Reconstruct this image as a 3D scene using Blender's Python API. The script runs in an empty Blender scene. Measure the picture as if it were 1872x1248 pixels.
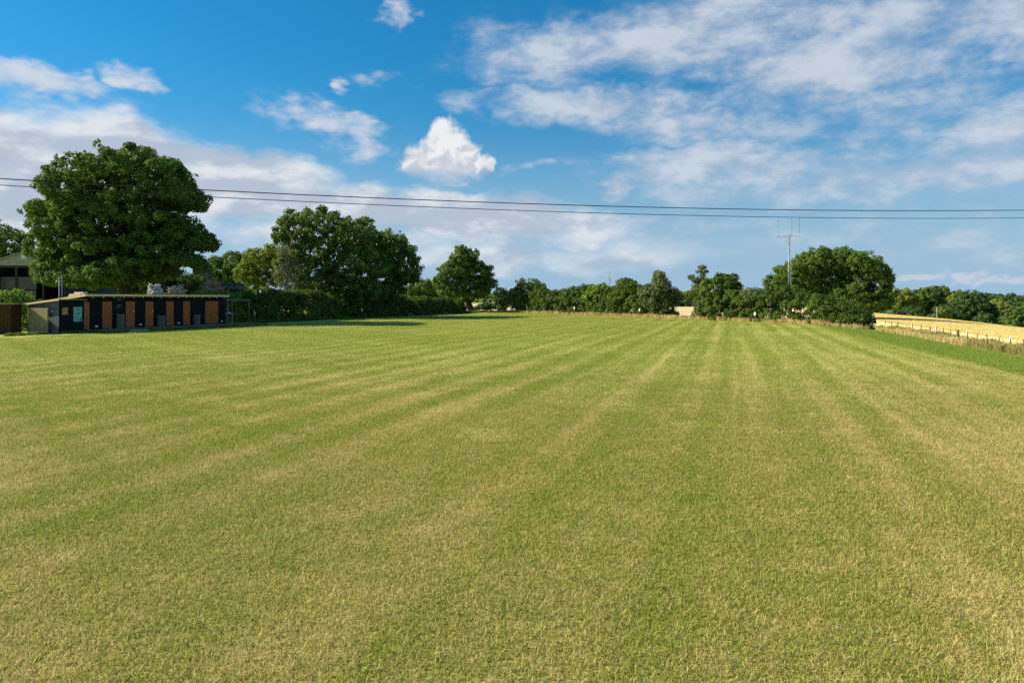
import bpy, math, random
import numpy as np
from mathutils import Vector

# ---------------------------------------------------------------- camera / light
S = bpy.context.scene
COL = S.collection
FPX, HZ, CAMH = 1388.0, 546.0, 2.4          # focal length (px of 1872), horizon row, eye height
R = math.radians

cam_d = bpy.data.cameras.new("camera")
cam = bpy.data.objects.new("camera", cam_d)
COL.objects.link(cam)
cam.location = (0, 0, CAMH)
cam.rotation_euler = (R(90), 0, 0)
cam_d.sensor_width = 36.0
cam_d.lens = 36.0 * FPX / 1872.0
cam_d.shift_y = -(624.0 - HZ) / 1872.0
cam_d.clip_end = 6000
cam_d.clip_start = 0.1
S.camera = cam

SUN_EL = R(32.0)
SUN_DIR = Vector((-1.0, 0.14, 0)).normalized()      # horizontal direction towards the sun
sun_d = bpy.data.lights.new("sun", 'SUN')
sun_d.energy = 5.0
sun_d.angle = R(0.53)
sun_d.color = (1.0, 0.89, 0.70)
sun = bpy.data.objects.new("sun", sun_d)
COL.objects.link(sun)
to_sun = Vector((SUN_DIR.x * math.cos(SUN_EL), SUN_DIR.y * math.cos(SUN_EL), math.sin(SUN_EL)))
sun.rotation_euler = (-to_sun).to_track_quat('-Z', 'Y').to_euler()
sun.location = (-60, 20, 60)

S.view_settings.view_transform = 'Standard'
S.view_settings.look = 'None'
S.view_settings.gamma = 1.0
S.view_settings.exposure = 0.72
S.view_settings.use_curve_mapping = False
S.render.engine = 'CYCLES'
S.cycles.use_denoising = False
S.cycles.max_bounces = 4
S.cycles.diffuse_bounces = 2
S.cycles.glossy_bounces = 1
S.cycles.transmission_bounces = 2
S.cycles.transparent_max_bounces = 8
S.cycles.use_adaptive_sampling = True
S.cycles.adaptive_threshold = 0.02


class NT:
    """small node-tree writer"""
    def __init__(self, nt):
        self.nt = nt
        nt.nodes.clear()

    def n(self, typ, **kw):
        nd = self.nt.nodes.new(typ)
        for k, v in kw.items():
            setattr(nd, k, v)
        return nd

    def put(self, sock, v):
        if isinstance(v, bpy.types.NodeSocket):
            self.nt.links.new(v, sock)
        else:
            sock.default_value = v

    def m(self, op, a, b=None, c=None, clamp=False):
        nd = self.n('ShaderNodeMath', operation=op, use_clamp=clamp)
        self.put(nd.inputs[0], a)
        if b is not None: self.put(nd.inputs[1], b)
        if c is not None: self.put(nd.inputs[2], c)
        return nd.outputs[0]

    def vm(self, op, a, b=None, scale=None):
        nd = self.n('ShaderNodeVectorMath', operation=op)
        self.put(nd.inputs[0], a)
        if b is not None: self.put(nd.inputs[1], b)
        if scale is not None: self.put(nd.inputs['Scale'], scale)
        return nd.outputs['Value'] if op in ('LENGTH', 'DOT_PRODUCT') else nd.outputs[0]

    def ramp(self, v, a, b, lo=0.0, hi=1.0, smooth=True):
        nd = self.n('ShaderNodeMapRange', interpolation_type='SMOOTHSTEP' if smooth else 'LINEAR')
        self.put(nd.inputs['Value'], v)
        self.put(nd.inputs['From Min'], a); self.put(nd.inputs['From Max'], b)
        self.put(nd.inputs['To Min'], lo); self.put(nd.inputs['To Max'], hi)
        return nd.outputs['Result']

    def mix(self, f, a, b, blend='MIX'):
        nd = self.n('ShaderNodeMix', data_type='RGBA', blend_type=blend)
        self.put(nd.inputs[0], f)
        self.put(nd.inputs[6], a if isinstance(a, bpy.types.NodeSocket) else (*a, 1))
        self.put(nd.inputs[7], b if isinstance(b, bpy.types.NodeSocket) else (*b, 1))
        return nd.outputs[2]

    def noise(self, vec, scale, detail=3, rough=0.55, dist=0.0, dims='3D'):
        nd = self.n('ShaderNodeTexNoise', noise_dimensions=dims)
        if vec is not None: self.put(nd.inputs['Vector'], vec)
        nd.inputs['Scale'].default_value = scale
        nd.inputs['Detail'].default_value = detail
        nd.inputs['Roughness'].default_value = rough
        nd.inputs['Distortion'].default_value = dist
        return nd.outputs[0]

    def xyz(self, x=0.0, y=0.0, z=0.0):
        nd = self.n('ShaderNodeCombineXYZ')
        self.put(nd.inputs[0], x); self.put(nd.inputs[1], y); self.put(nd.inputs[2], z)
        return nd.outputs[0]

    def sep(self, v):
        nd = self.n('ShaderNodeSeparateXYZ')
        self.put(nd.inputs[0], v)
        return nd.outputs


# ---------------------------------------------------------------- sky and clouds
def az_el(px, py):
    a = (px - 936) / FPX
    b = (HZ - py) / FPX
    return math.atan(a), math.atan(b / math.sqrt(1 + a * a))


def build_world():
    w = bpy.data.worlds.new("World")
    S.world = w
    w.use_nodes = True
    t = NT(w.node_tree)
    out = t.n('ShaderNodeOutputWorld')
    bg = t.n('ShaderNodeBackground')
    bg.inputs['Strength'].default_value = 0.0625
    t.nt.links.new(bg.outputs[0], out.inputs[0])
    sky = t.n('ShaderNodeTexSky', sky_type='NISHITA')
    sky.sun_disc = False
    sky.sun_elevation = SUN_EL
    sky.sun_rotation = math.atan2(SUN_DIR.x, SUN_DIR.y)
    sky.altitude = 50
    sky.air_density = 1.15
    sky.dust_density = 0.35
    sky.ozone_density = 3.2
    d = t.n('ShaderNodeTexCoord').outputs['Generated']
    x, y, z = t.sep(d)
    az = t.m('ARCTAN2', x, y)
    el = t.m('ARCSINE', z)
    P = t.xyz(az, el, 0.0)
    # perspective cloud sheet coordinates
    zz = t.m('ADD', t.m('MAXIMUM', z, 0.0), 0.10)
    Q = t.xyz(t.m('DIVIDE', x, zz), t.m('DIVIDE', y, zz), 0.0)
    # warped copy of P for ragged outlines
    PS = t.vm('MULTIPLY', P, (1.0, 2.0, 1.0))
    nd = t.n('ShaderNodeTexNoise', noise_dimensions='2D'); t.put(nd.inputs['Vector'], PS)
    nd.inputs['Scale'].default_value = 7.0; nd.inputs['Detail'].default_value = 4.0; nd.inputs['Roughness'].default_value = 0.6
    offw = t.vm('MULTIPLY', t.vm('SUBTRACT', nd.outputs[1], (0.5, 0.5, 0.5)), (0.16, 0.075, 0.0))
    PW = t.vm('ADD', P, offw)

    def ell(px, py, rx, ry, rot=0.0, src=None, soft=0.0, hard=1.0):
        a, e = az_el(px, py)
        mp = t.n('ShaderNodeMapping', vector_type='TEXTURE')
        t.put(mp.inputs['Vector'], src or PW)
        mp.inputs['Location'].default_value = (a, e, 0)
        mp.inputs['Rotation'].default_value = (0, 0, R(rot))
        mp.inputs['Scale'].default_value = (rx / FPX, ry / FPX, 1)
        ln = t.vm('LENGTH', mp.outputs[0])
        return t.ramp(ln, hard, soft)

    def total(lst, src=None):
        acc = None
        for it in lst:
            wgt = it[5] if len(it) > 5 else 1.0
            e = t.m('MULTIPLY', ell(it[0], it[1], it[2], it[3], it[4] if len(it) > 4 else 0, src), wgt)
            acc = e if acc is None else t.m('MAXIMUM', acc, e)
        return acc

    # stratus bank on the left, sheets on the right  (px, py, rx, ry, rot, weight)
    bank = total([
        (-40, 300, 420, 170, -6, 1.0), (230, 320, 330, 130, -6, 1.0), (430, 330, 330, 85, -6, 0.95),
        (700, 385, 460, 80, -5, 0.95), (950, 400, 330, 70, -4, 0.8), (60, 440, 420, 110, 0, 0.75),
        (-300, 300, 400, 240, 0, 1.0), (1000, 470, 600, 60, 0, 0.4),
        (600, 440, 500, 60, 0, 0.45)])
    sheet = total([
        (1240, 70, 480, 120, 6, 0.85), (1010, 100, 300, 90, 0, 0.75), (1540, 110, 420, 160, 0, 0.80), (1080, 190, 420, 52, -3, 0.82),
        (1250, 225, 320, 60, -3, 0.80), (1560, 160, 220, 70, 0, 0.7), (1830, 260, 260, 150, 10, 0.72), (1300, 300, 420, 60, 0, 0.80),
        (1650, 310, 480, 70, 0, 0.78), (1500, 345, 600, 70, 0, 0.55), (1880, 90, 90, 80, 0, 0.9), (1250, 415, 500, 60, 0, 0.45),
        (1700, 440, 500, 70, 0, 0.38), (1700, 30, 420, 110, 0, 0.68), (2300, 150, 700, 400, 0, 0.68), (1130, 330, 80, 40, 0, 0.8), (1400, 50, 620, 170, 0, 0.66), (1650, 200, 520, 160, 0, 0.5)])
    scraps = total([(75, 150, 130, 46, -5, 0.95), (225, 150, 85, 36, 6, 0.9), (610, 240, 190, 66, -14, 0.80), (735, 28, 60, 40, 25, 0.62), (605, 148, 44, 30, -12, 0.75),
                    (690, 133, 130, 36, 0, 0.5), (560, 235, 130, 60, -10, 0.6), (970, 305, 90, 26, 0, 0.4), (815, 322, 130, 34, 0, 0.62), (875, 290, 60, 40, 0, 0.5)])
    front = t.ramp(y, -0.2, 0.25)                                   # placed clouds only in front; the rest gets a general cover
    gen = t.ramp(t.noise(t.vm('MULTIPLY', Q, (0.35, 0.35, 1)), 1.0, 2, 0.5, 0.0, '2D'), 0.42, 0.62, 0.15, 0.75)

    n_fine = t.noise(t.vm('MULTIPLY', P, (1.0, 2.1, 1)), 11.0, 5, 0.63, 0.0, '2D')
    n_big = t.noise(t.vm('MULTIPLY', P, (1.0, 2.3, 1)), 6.0, 5, 0.57, 0.0, '2D')
    n_off = t.noise(t.vm('MULTIPLY', t.vm('ADD', P, (-0.018, 0.014, 0)), (1.0, 2.3, 1)), 6.0, 5, 0.57, 0.0, '2D')
    relief = t.m('SUBTRACT', n_big, n_off)

    cov_b = t.m('MULTIPLY', bank, front)
    dens_b = t.ramp(t.m('ADD', cov_b, t.m('MULTIPLY', t.m('SUBTRACT', n_big, 0.5), 0.9)), 0.02, 0.62)
    dens_b = t.m('MULTIPLY', dens_b, t.ramp(cov_b, 0.02, 0.35))
    cov_s = t.m('ADD', t.m('MULTIPLY', sheet, front), t.m('MULTIPLY', gen, t.m('SUBTRACT', 1.0, front)))
    dens_s = t.ramp(t.m('ADD', cov_s, t.m('MULTIPLY', t.m('SUBTRACT', n_fine, 0.5), 1.25)), 0.02, 0.98)
    dens_s = t.m('MULTIPLY', t.m('MULTIPLY', dens_s, 0.88), t.ramp(cov_s, 0.02, 0.35))

    n_sc = t.noise(t.vm('MULTIPLY', P, (1.0, 1.9, 1)), 22.0, 5, 0.62, 0.0, '2D')
    dens_w = t.ramp(t.m('ADD', t.m('MULTIPLY', scraps, front), t.m('MULTIPLY', t.m('SUBTRACT', n_sc, 0.5), 1.3)), 0.10, 1.0)
    dens_w = t.m('MULTIPLY', t.m('MULTIPLY', dens_w, t.ramp(scraps, 0.02, 0.5)), front)
    # the single cumulus
    nd2 = t.n('ShaderNodeTexNoise', noise_dimensions='2D'); t.put(nd2.inputs['Vector'], P)
    nd2.inputs['Scale'].default_value = 30.0; nd2.inputs['Detail'].default_value = 3.0; nd2.inputs['Roughness'].default_value = 0.62
    PC = t.vm('ADD', P, t.vm('MULTIPLY', t.vm('SUBTRACT', nd2.outputs[1], (0.5, 0.5, 0.5)), (0.034, 0.030, 0)))
    cl = [(811, 244, 30, 30), (815, 262, 40, 38), (836, 284, 44, 36), (792, 286, 44, 36), (768, 304, 40, 24), (815, 304, 80, 30), (860, 300, 34, 26), (894, 300, 18, 16)]
    def cum(src):
        acc = None
        for (a, b, rx, ry) in cl:
            e = ell(a, b, rx, ry, 0, src, soft=0.62, hard=1.16)
            acc = e if acc is None else t.m('MAXIMUM', acc, e)
        return acc
    dens_c = t.m('MULTIPLY', cum(PC), t.ramp(t.m('ADD', el, t.m('MULTIPLY', t.m('SUBTRACT', n_big, 0.5), 0.03)), az_el(815, 338)[1], az_el(815, 305)[1], 0.15, 1.0))
    e_c = t.ramp(el, az_el(815, 335)[1], az_el(815, 215)[1])
    small = t.m('MAXIMUM', ell(1690, 510, 46, 11, 14, PW, 0.3, 1.2), t.m('MAXIMUM', ell(1764, 497, 18, 12, 20, PW, 0.3, 1.2), ell(1806, 500, 22, 10, 10, PW, 0.3, 1.2)))
    small = t.m('MULTIPLY', small, 0.55)

    # colours
    lit = (7.6, 7.7, 8.0)
    blue_grey = (4.3, 4.9, 6.0)
    sh_b = t.ramp(t.m('ADD', t.m('MULTIPLY', relief, 3.2), t.m('MULTIPLY', t.m('SUBTRACT', 0.62, dens_b), 0.55)), -0.35, 0.38)
    col_b = t.mix(sh_b, (4.4, 5.2, 6.3), (7.4, 7.7, 8.1))
    sh_s = t.ramp(n_fine, 0.35, 0.66)
    col_s = t.mix(sh_s, (4.3, 5.2, 6.5), (6.2, 6.7, 7.4))
    def puff(src):
        vo = t.n('ShaderNodeTexVoronoi', voronoi_dimensions='2D', feature='F1')
        t.put(vo.inputs['Vector'], src); vo.inputs['Scale'].default_value = 38.0; vo.inputs['Detail'].default_value = 1.0
        return vo.outputs['Distance']
    sh_c = t.ramp(t.m('ADD', t.m('MULTIPLY', t.m('SUBTRACT', puff(t.vm('ADD', PC, (-0.006, 0.006, 0))), puff(PC)), 0.9), e_c), -0.05, 0.75)
    col_c = t.mix(sh_c, (5.4, 5.9, 6.7), (8.3, 8.4, 8.5))
    c = sky.outputs[0]
    # graded: the photograph's sky is deeper and bluer than the model
    hazef = t.ramp(el, 0.0, 0.34)
    tint = t.mix(hazef, (0.55, 0.86, 1.05), (0.13, 0.86, 1.18))
    c = t.mix(1.0, c, tint, 'MULTIPLY')
    c = t.mix(t.ramp(el, 0.24, 0.0, 0.0, 0.90), c, (3.3, 5.05, 7.0))
    c = t.mix(dens_s, c, col_s)
    c = t.mix(dens_b, c, col_b)
    c = t.mix(t.m('MULTIPLY', dens_w, 0.9), c, t.mix(n_sc, (5.0, 5.8, 6.9), (7.2, 7.5, 7.9)))
    c = t.mix(small, c, (6.6, 6.9, 7.4))
    c = t.mix(dens_c, c, col_c)
    t.nt.links.new(c, bg.inputs['Color'])
    w.cycles.sampling_method = 'MANUAL'
    w.cycles.sample_map_resolution = 512


build_world()

# ---------------------------------------------------------------- helpers: objects and meshes
def tag(o, label=None, cat=None, group=None, kind=None):
    if label: o["label"] = label
    if cat: o["category"] = cat
    if group: o["group"] = group
    if kind: o["kind"] = kind
    return o


def empty(name, loc=(0, 0, 0), rz=0.0):
    o = bpy.data.objects.new(name, None)
    o.location = loc
    o.rotation_euler = (0, 0, rz)
    o.empty_display_size = 0.2
    COL.objects.link(o)
    return o


def link(name, me, mat, parent=None):
    o = bpy.data.objects.new(name, me)
    COL.objects.link(o)
    if mat and not me.materials: me.materials.append(mat)
    if parent: o.parent = parent
    return o


def np_mesh(name, verts, faces, attrs=None, smooth=False):
    """verts Nx3, faces MxK (all the same K)"""
    me = bpy.data.meshes.new(name)
    verts = np.asarray(verts, dtype=np.float32); faces = np.asarray(faces, dtype=np.int32)
    m, k = faces.shape
    me.vertices.add(len(verts)); me.vertices.foreach_set('co', verts.ravel())
    me.loops.add(m * k); me.loops.foreach_set('vertex_index', faces.ravel())
    me.polygons.add(m); me.polygons.foreach_set('loop_start', np.arange(0, m * k, k, dtype=np.int32))
    for an, (dom, arr) in (attrs or {}).items():
        a = me.attributes.new(an, 'FLOAT', dom)
        a.data.foreach_set('value', np.asarray(arr, dtype=np.float32).ravel())
    me.update(calc_edges=True)
    if smooth: me.polygons.foreach_set('use_smooth', np.ones(m, dtype=bool))
    me.validate()
    return me


class MB:
    """collects boxes, tubes and polygons into one mesh"""
    def __init__(self):
        self.v, self.f = [], []

    def add(self, vs, fs):
        b = len(self.v)
        self.v += [tuple(p) for p in vs]
        self.f += [tuple(i + b for i in q) for q in fs]
        return self

    def box(self, x0, x1, y0, y1, z0, z1):
        vs = [(x0, y0, z0), (x1, y0, z0), (x1, y1, z0), (x0, y1, z0), (x0, y0, z1), (x1, y0, z1), (x1, y1, z1), (x0, y1, z1)]
        return self.add(vs, [(0, 3, 2, 1), (4, 5, 6, 7), (0, 1, 5, 4), (1, 2, 6, 5), (2, 3, 7, 6), (3, 0, 4, 7)])

    def hexa(self, low, up):
        """two quads of four points"""
        return self.add(list(low) + list(up), [(0, 3, 2, 1), (4, 5, 6, 7), (0, 1, 5, 4), (1, 2, 6, 5), (2, 3, 7, 6), (3, 0, 4, 7)])

    def tube(self, pts, rad, n=8, cap=True):
        pts = [Vector(p) for p in pts]
        if not hasattr(rad, '__len__'): rad = [rad] * len(pts)
        vs, fs = [], []
        ref = None
        for i, p in enumerate(pts):
            d = (pts[min(i + 1, len(pts) - 1)] - pts[max(i - 1, 0)]).normalized()
            if ref is None:
                ref = Vector((1, 0, 0)) if abs(d.x) < 0.8 else Vector((0, 1, 0))
            a = (ref - d * ref.dot(d)).normalized(); b = d.cross(a); ref = a
            for k in range(n):
                th = 2 * math.pi * k / n
                vs.append(p + (a * math.cos(th) + b * math.sin(th)) * rad[i])
        for i in range(len(pts) - 1):
            for k in range(n):
                k2 = (k + 1) % n
                fs.append((i * n + k, i * n + k2, (i + 1) * n + k2, (i + 1) * n + k))
        if cap:
            fs.append(tuple(reversed(range(n))))
            fs.append(tuple((len(pts) - 1) * n + k for k in range(n)))
        return self.add(vs, fs)

    def mesh(self, name, smooth=False):
        me = bpy.data.meshes.new(name)
        me.from_pydata(self.v, [], self.f)
        me.update()
        if smooth:
            for p in me.polygons: p.use_smooth = True
        return me

    def build(self, name, mat, parent=None, smooth=False):
        return link(name, self.mesh(name, smooth), mat, parent)


def at(px, D, py=None):
    """a point of the place: straight-ahead distance D, on the sight line of photo column px (and row py)"""
    z = gz((px - 936) / FPX * D, D) if py is None else CAMH + (HZ - py) / FPX * D
    return Vector(((px - 936) / FPX * D, D, z))


# ---------------------------------------------------------------- terrain
FA = np.array([24.8, 36.7]); FU = np.array([6.9, 25.8]); FU = FU / np.linalg.norm(FU)     # right-hand fence line
FN = np.array([FU[1], -FU[0]])


def sstep(a, b, x):
    t = np.clip((x - a) / (b - a), 0, 1)
    return t * t * (3 - 2 * t)


def gz_np(x, y):
    w = (x - FA[0]) * FN[0] + (y - FA[1]) * FN[1]
    k = 0.0034 + (0.0025 - 0.0034) * np.clip((y - 74) / 41.0, 0, 1)
    wp = np.maximum(w, 0)
    near = -k * np.minimum(wp, 26.0) ** 2 - 2 * k * 26 * np.clip(wp - 26, 0, 60)
    z = -0.3 * sstep(-6, 0, w) + near
    z = z + 0.035 * np.sin(x * 0.21 + 1.3) * np.sin(y * 0.17) * sstep(6, 18, np.hypot(x, y)) * (w < 0)
    # the far land lifts a little towards the horizon
    z = z + 7.0 * sstep(330, 1200, np.hypot(x, y)) + 8.0 * sstep(260, 700, y) * sstep(60, 300, x)
    return z


def gz(x, y):
    return float(gz_np(np.float64(x), np.float64(y)))


# ---------------------------------------------------------------- materials
def new_mat(name):
    m = bpy.data.materials.new(name)
    m.use_nodes = True
    return m, NT(m.node_tree)


def principled(t, col, rough=0.8, spec=0.3, metal=0.0, normal=None):
    out = t.n('ShaderNodeOutputMaterial')
    b = t.n('ShaderNodeBsdfPrincipled')
    t.put(b.inputs['Base Color'], col if isinstance(col, bpy.types.NodeSocket) else (*col, 1))
    t.put(b.inputs['Roughness'], rough)
    b.inputs['Specular IOR Level'].default_value = spec
    b.inputs['Metallic'].default_value = metal
    if normal is not None: t.put(b.inputs['Normal'], normal)
    t.nt.links.new(b.outputs[0], out.inputs[0])
    return b, out


def simple(name, c1, c2=None, scale=3.0, stretch=(1, 1, 1), rough=0.75, spec=0.3, metal=0.0, bump=0.0):
    m, t = new_mat(name)
    c2 = c2 or tuple(v * 0.7 for v in c1)
    co = t.n('ShaderNodeTexCoord').outputs['Object']
    v = t.vm('MULTIPLY', co, stretch)
    n = t.noise(v, scale, 5, 0.6)
    col = t.mix(t.ramp(n, 0.3, 0.7), c2, c1)
    nr = None
    if bump:
        bp = t.n('ShaderNodeBump'); bp.inputs['Strength'].default_value = bump; bp.inputs['Distance'].default_value = 0.02
        t.put(bp.inputs['Height'], n); nr = bp.outputs[0]
    principled(t, col, rough, spec, metal, nr)
    return m


MOW = R(16.2)            # bearing of the mowing lines


def grass_colour(t):
    """green / straw colour of the mown field by place: mowing lines, dry and lush patches"""
    pos = t.n('ShaderNodeNewGeometry').outputs['Position']
    x, y, z = t.sep(pos)
    v = t.m('SUBTRACT', t.m('MULTIPLY', x, math.cos(MOW)), t.m('MULTIPLY', y, math.sin(MOW)))
    u = t.m('ADD', t.m('MULTIPLY', x, math.sin(MOW)), t.m('MULTIPLY', y, math.cos(MOW)))
    wob = t.m('MULTIPLY', t.m('SUBTRACT', t.noise(t.xyz(x, y, 0.0), 0.06, 2, dims='2D'), 0.5), 0.6)
    v2 = t.m('ADD', v, wob)
    s1 = t.m('SINE', t.m('MULTIPLY', v2, 2 * math.pi / 1.55))
    s2 = t.noise(t.xyz(t.m('MULTIPLY', v2, 1.0), t.m('MULTIPLY', u, 0.014), 0.0), 1.7, 3, 0.62, dims='2D')
    s3 = t.noise(t.xyz(t.m('MULTIPLY', v2, 4.0), t.m('MULTIPLY', u, 0.12), 3.0), 1.0, 2, 0.6, dims='2D')
    p1 = t.noise(t.xyz(x, y, 5.0), 0.16, 3, 0.6, dims='2D')
    p2 = t.noise(t.xyz(x, y, 9.0), 1.5, 4, 0.70, dims='2D')
    p3 = t.noise(t.xyz(x, y, 2.0), 5.0, 3, 0.7, dims='2D')
    # mowing lines are strongest in the middle and the far part of the field
    far = t.ramp(y, 4.0, 24.0, 0.45, 1.0)
    far = t.m('MULTIPLY', far, t.ramp(x, -32.0, -8.0, 0.35, 1.0))
    st = t.m('ADD', t.m('MULTIPLY', s1, 0.16), t.m('ADD', t.m('MULTIPLY', t.m('SUBTRACT', s2, 0.5), 1.0), t.m('MULTIPLY', t.m('SUBTRACT', s3, 0.5), 0.45)))
    f = t.m('ADD', t.m('MULTIPLY', st, far), 0.47)
    f = t.m('ADD', f, t.m('MULTIPLY', t.m('SUBTRACT', p1, 0.5), 0.8))
    f = t.m('ADD', f, t.m('MULTIPLY', t.m('SUBTRACT', p2, 0.5), 0.85))
    f = t.m('ADD', f, t.m('MULTIPLY', t.m('SUBTRACT', p3, 0.5), 0.55))
    # older turning lines of the mower on the left
    v4 = t.m('ADD', t.m('MULTIPLY', x, math.cos(R(-39))), t.m('MULTIPLY', y, -math.sin(R(-39))))
    s4 = t.noise(t.xyz(t.m('ADD', v4, wob), 7.0, 0.0), 0.8, 2, 0.6, dims='2D')
    f = t.m('ADD', f, t.m('MULTIPLY', t.m('SUBTRACT', s4, 0.5), t.ramp(x, -1.0, -7.0, 0.0, 0.8)))
    # drier on the right foreground, greener on the left
    f = t.m('ADD', f, t.ramp(t.m('ADD', x, t.m('MULTIPLY', y, -0.25)), -5.0, 5.0, -0.08, 0.07))
    f = t.m('ADD', f, t.ramp(y, 10.0, 45.0, 0.08, -0.10))
    # uncut lush strip beside the right fence
    w = t.m('ADD', t.m('MULTIPLY', t.m('SUBTRACT', x, float(FA[0])), float(FN[0])), t.m('MULTIPLY', t.m('SUBTRACT', y, float(FA[1])), float(FN[1])))
    w = t.m('ADD', w, t.m('MULTIPLY', t.m('SUBTRACT', p2, 0.5), 1.2))
    lush = t.ramp(w, -6.2, -4.6)
    f = t.m('SUBTRACT', f, t.m('MULTIPLY', lush, 0.75))
    f = t.m('MAXIMUM', t.m('MINIMUM', f, 1.0), 0.0)
    ff = t.ramp(y, 9.0, 38.0)
    return f, lush, ff


STRAW_FAR = (0.64, 0.615, 0.215)
GREEN = (0.315, 0.385, 0.060)
LUSH = (0.235, 0.325, 0.045)
STRAW = (0.68, 0.58, 0.185)


def mat_ground():
    m, t = new_mat("field_turf")
    f, lush, ff = grass_colour(t)
    g = t.mix(lush, GREEN, LUSH)
    col = t.mix(f, g, t.mix(ff, STRAW, STRAW_FAR))
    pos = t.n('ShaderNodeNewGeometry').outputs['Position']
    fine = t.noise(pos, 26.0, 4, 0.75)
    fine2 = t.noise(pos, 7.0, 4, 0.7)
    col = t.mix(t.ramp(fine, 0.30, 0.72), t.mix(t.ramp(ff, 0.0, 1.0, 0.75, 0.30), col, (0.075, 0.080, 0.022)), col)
    bp = t.n('ShaderNodeBump'); bp.inputs['Strength'].default_value = 0.9; bp.inputs['Distance'].default_value = 0.03
    t.put(bp.inputs['Height'], t.m('ADD', fine, fine2))
    principled(t, col, 0.95, 0.1, 0, bp.outputs[0])
    return m


def mat_blade(name="grass_blade"):
    m, t = new_mat(name)
    f, lush, ff = grass_colour(t)
    rnd = t.n('ShaderNodeAttribute', attribute_name='rnd').outputs['Fac']
    hh = t.n('ShaderNodeAttribute', attribute_name='hgt').outputs['Fac']
    k = t.ramp(t.m('ADD', t.m('ADD', f, t.m('MULTIPLY', t.m('SUBTRACT', rnd, 0.5), 0.95)), t.m('MULTIPLY', hh, 0.16)), 0.28, 0.86)
    g = t.mix(lush, t.mix(rnd, (0.235, 0.315, 0.026), (0.43, 0.475, 0.075)), (0.260, 0.355, 0.048))
    col = t.mix(k, g, t.mix(ff, t.mix(rnd, (0.83, 0.69, 0.30), (0.55, 0.44, 0.145)), t.mix(rnd, (0.78, 0.72, 0.29), (0.60, 0.58, 0.17))))
    out = t.n('ShaderNodeOutputMaterial')
    d = t.n('ShaderNodeBsdfPrincipled'); t.put(d.inputs['Base Color'], col); d.inputs['Roughness'].default_value = 0.6; d.inputs['Specular IOR Level'].default_value = 0.25
    tr = t.n('ShaderNodeBsdfTranslucent'); t.put(tr.inputs[0], col)
    mx = t.n('ShaderNodeMixShader'); mx.inputs[0].default_value = 0.38
    t.nt.links.new(d.outputs[0], mx.inputs[1]); t.nt.links.new(tr.outputs[0], mx.inputs[2]); t.nt.links.new(mx.outputs[0], out.inputs[0])
    return m


def mat_leaf(name, dark, light, trans=0.34):
    m, t = new_mat(name)
    tint = t.n('ShaderNodeAttribute', attribute_name='tint').outputs['Fac']
    col = t.mix(tint, dark, light)
    out = t.n('ShaderNodeOutputMaterial')
    d = t.n('ShaderNodeBsdfPrincipled'); t.put(d.inputs['Base Color'], col); d.inputs['Roughness'].default_value = 0.62; d.inputs['Specular IOR Level'].default_value = 0.15
    tr = t.n('ShaderNodeBsdfTranslucent'); t.put(tr.inputs[0], t.mix(0.5, col, light))
    mx = t.n('ShaderNodeMixShader'); mx.inputs[0].default_value = trans
    t.nt.links.new(d.outputs[0], mx.inputs[1]); t.nt.links.new(tr.outputs[0], mx.inputs[2]); t.nt.links.new(mx.outputs[0], out.inputs[0])
    return m


def mat_dry(name, a, b):
    m, t = new_mat(name)
    rnd = t.n('ShaderNodeAttribute', attribute_name='rnd').outputs['Fac']
    oi = t.n('ShaderNodeObjectInfo').outputs['Random']
    col = t.mix(t.m('ADD', t.m('MULTIPLY', rnd, 0.6), t.m('MULTIPLY', oi, 0.4)), a, b)
    out = t.n('ShaderNodeOutputMaterial')
    d = t.n('ShaderNodeBsdfDiffuse'); t.put(d.inputs[0], col)
    tr = t.n('ShaderNodeBsdfTranslucent'); t.put(tr.inputs[0], col)
    mx = t.n('ShaderNodeMixShader'); mx.inputs[0].default_value = 0.3
    t.nt.links.new(d.outputs[0], mx.inputs[1]); t.nt.links.new(tr.outputs[0], mx.inputs[2]); t.nt.links.new(mx.outputs[0], out.inputs[0])
    return m


def mat_crop(name, a, b, rows, lines=0.5):
    m, t = new_mat(name)
    pos = t.n('ShaderNodeNewGeometry').outputs['Position']
    x, y, z = t.sep(pos)
    v = t.m('ADD', t.m('MULTIPLY', x, float(FN[0])), t.m('MULTIPLY', y, float(FN[1])))
    u = t.m('ADD', t.m('MULTIPLY', x, float(FU[0])), t.m('MULTIPLY', y, float(FU[1])))
    r = t.noise(t.xyz(t.m('MULTIPLY', v, rows), t.m('MULTIPLY', u, rows * 0.06), 0.0), 1.0, 3, 0.6)
    n = t.noise(pos, 0.25, 4, 0.6)
    fine = t.noise(pos, 9.0, 4, 0.75)
    f = t.m('ADD', t.m('MULTIPLY', r, lines), t.m('ADD', t.m('MULTIPLY', n, 0.5), t.m('MULTIPLY', fine, 0.5)))
    col = t.mix(t.ramp(f, 0.45, 1.05), a, b)
    bp = t.n('ShaderNodeBump'); bp.inputs['Strength'].default_value = 0.35; bp.inputs['Distance'].default_value = 0.05
    t.put(bp.inputs['Height'], fine)
    principled(t, col, 0.95, 0.1, 0, bp.outputs[0])
    return m


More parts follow.
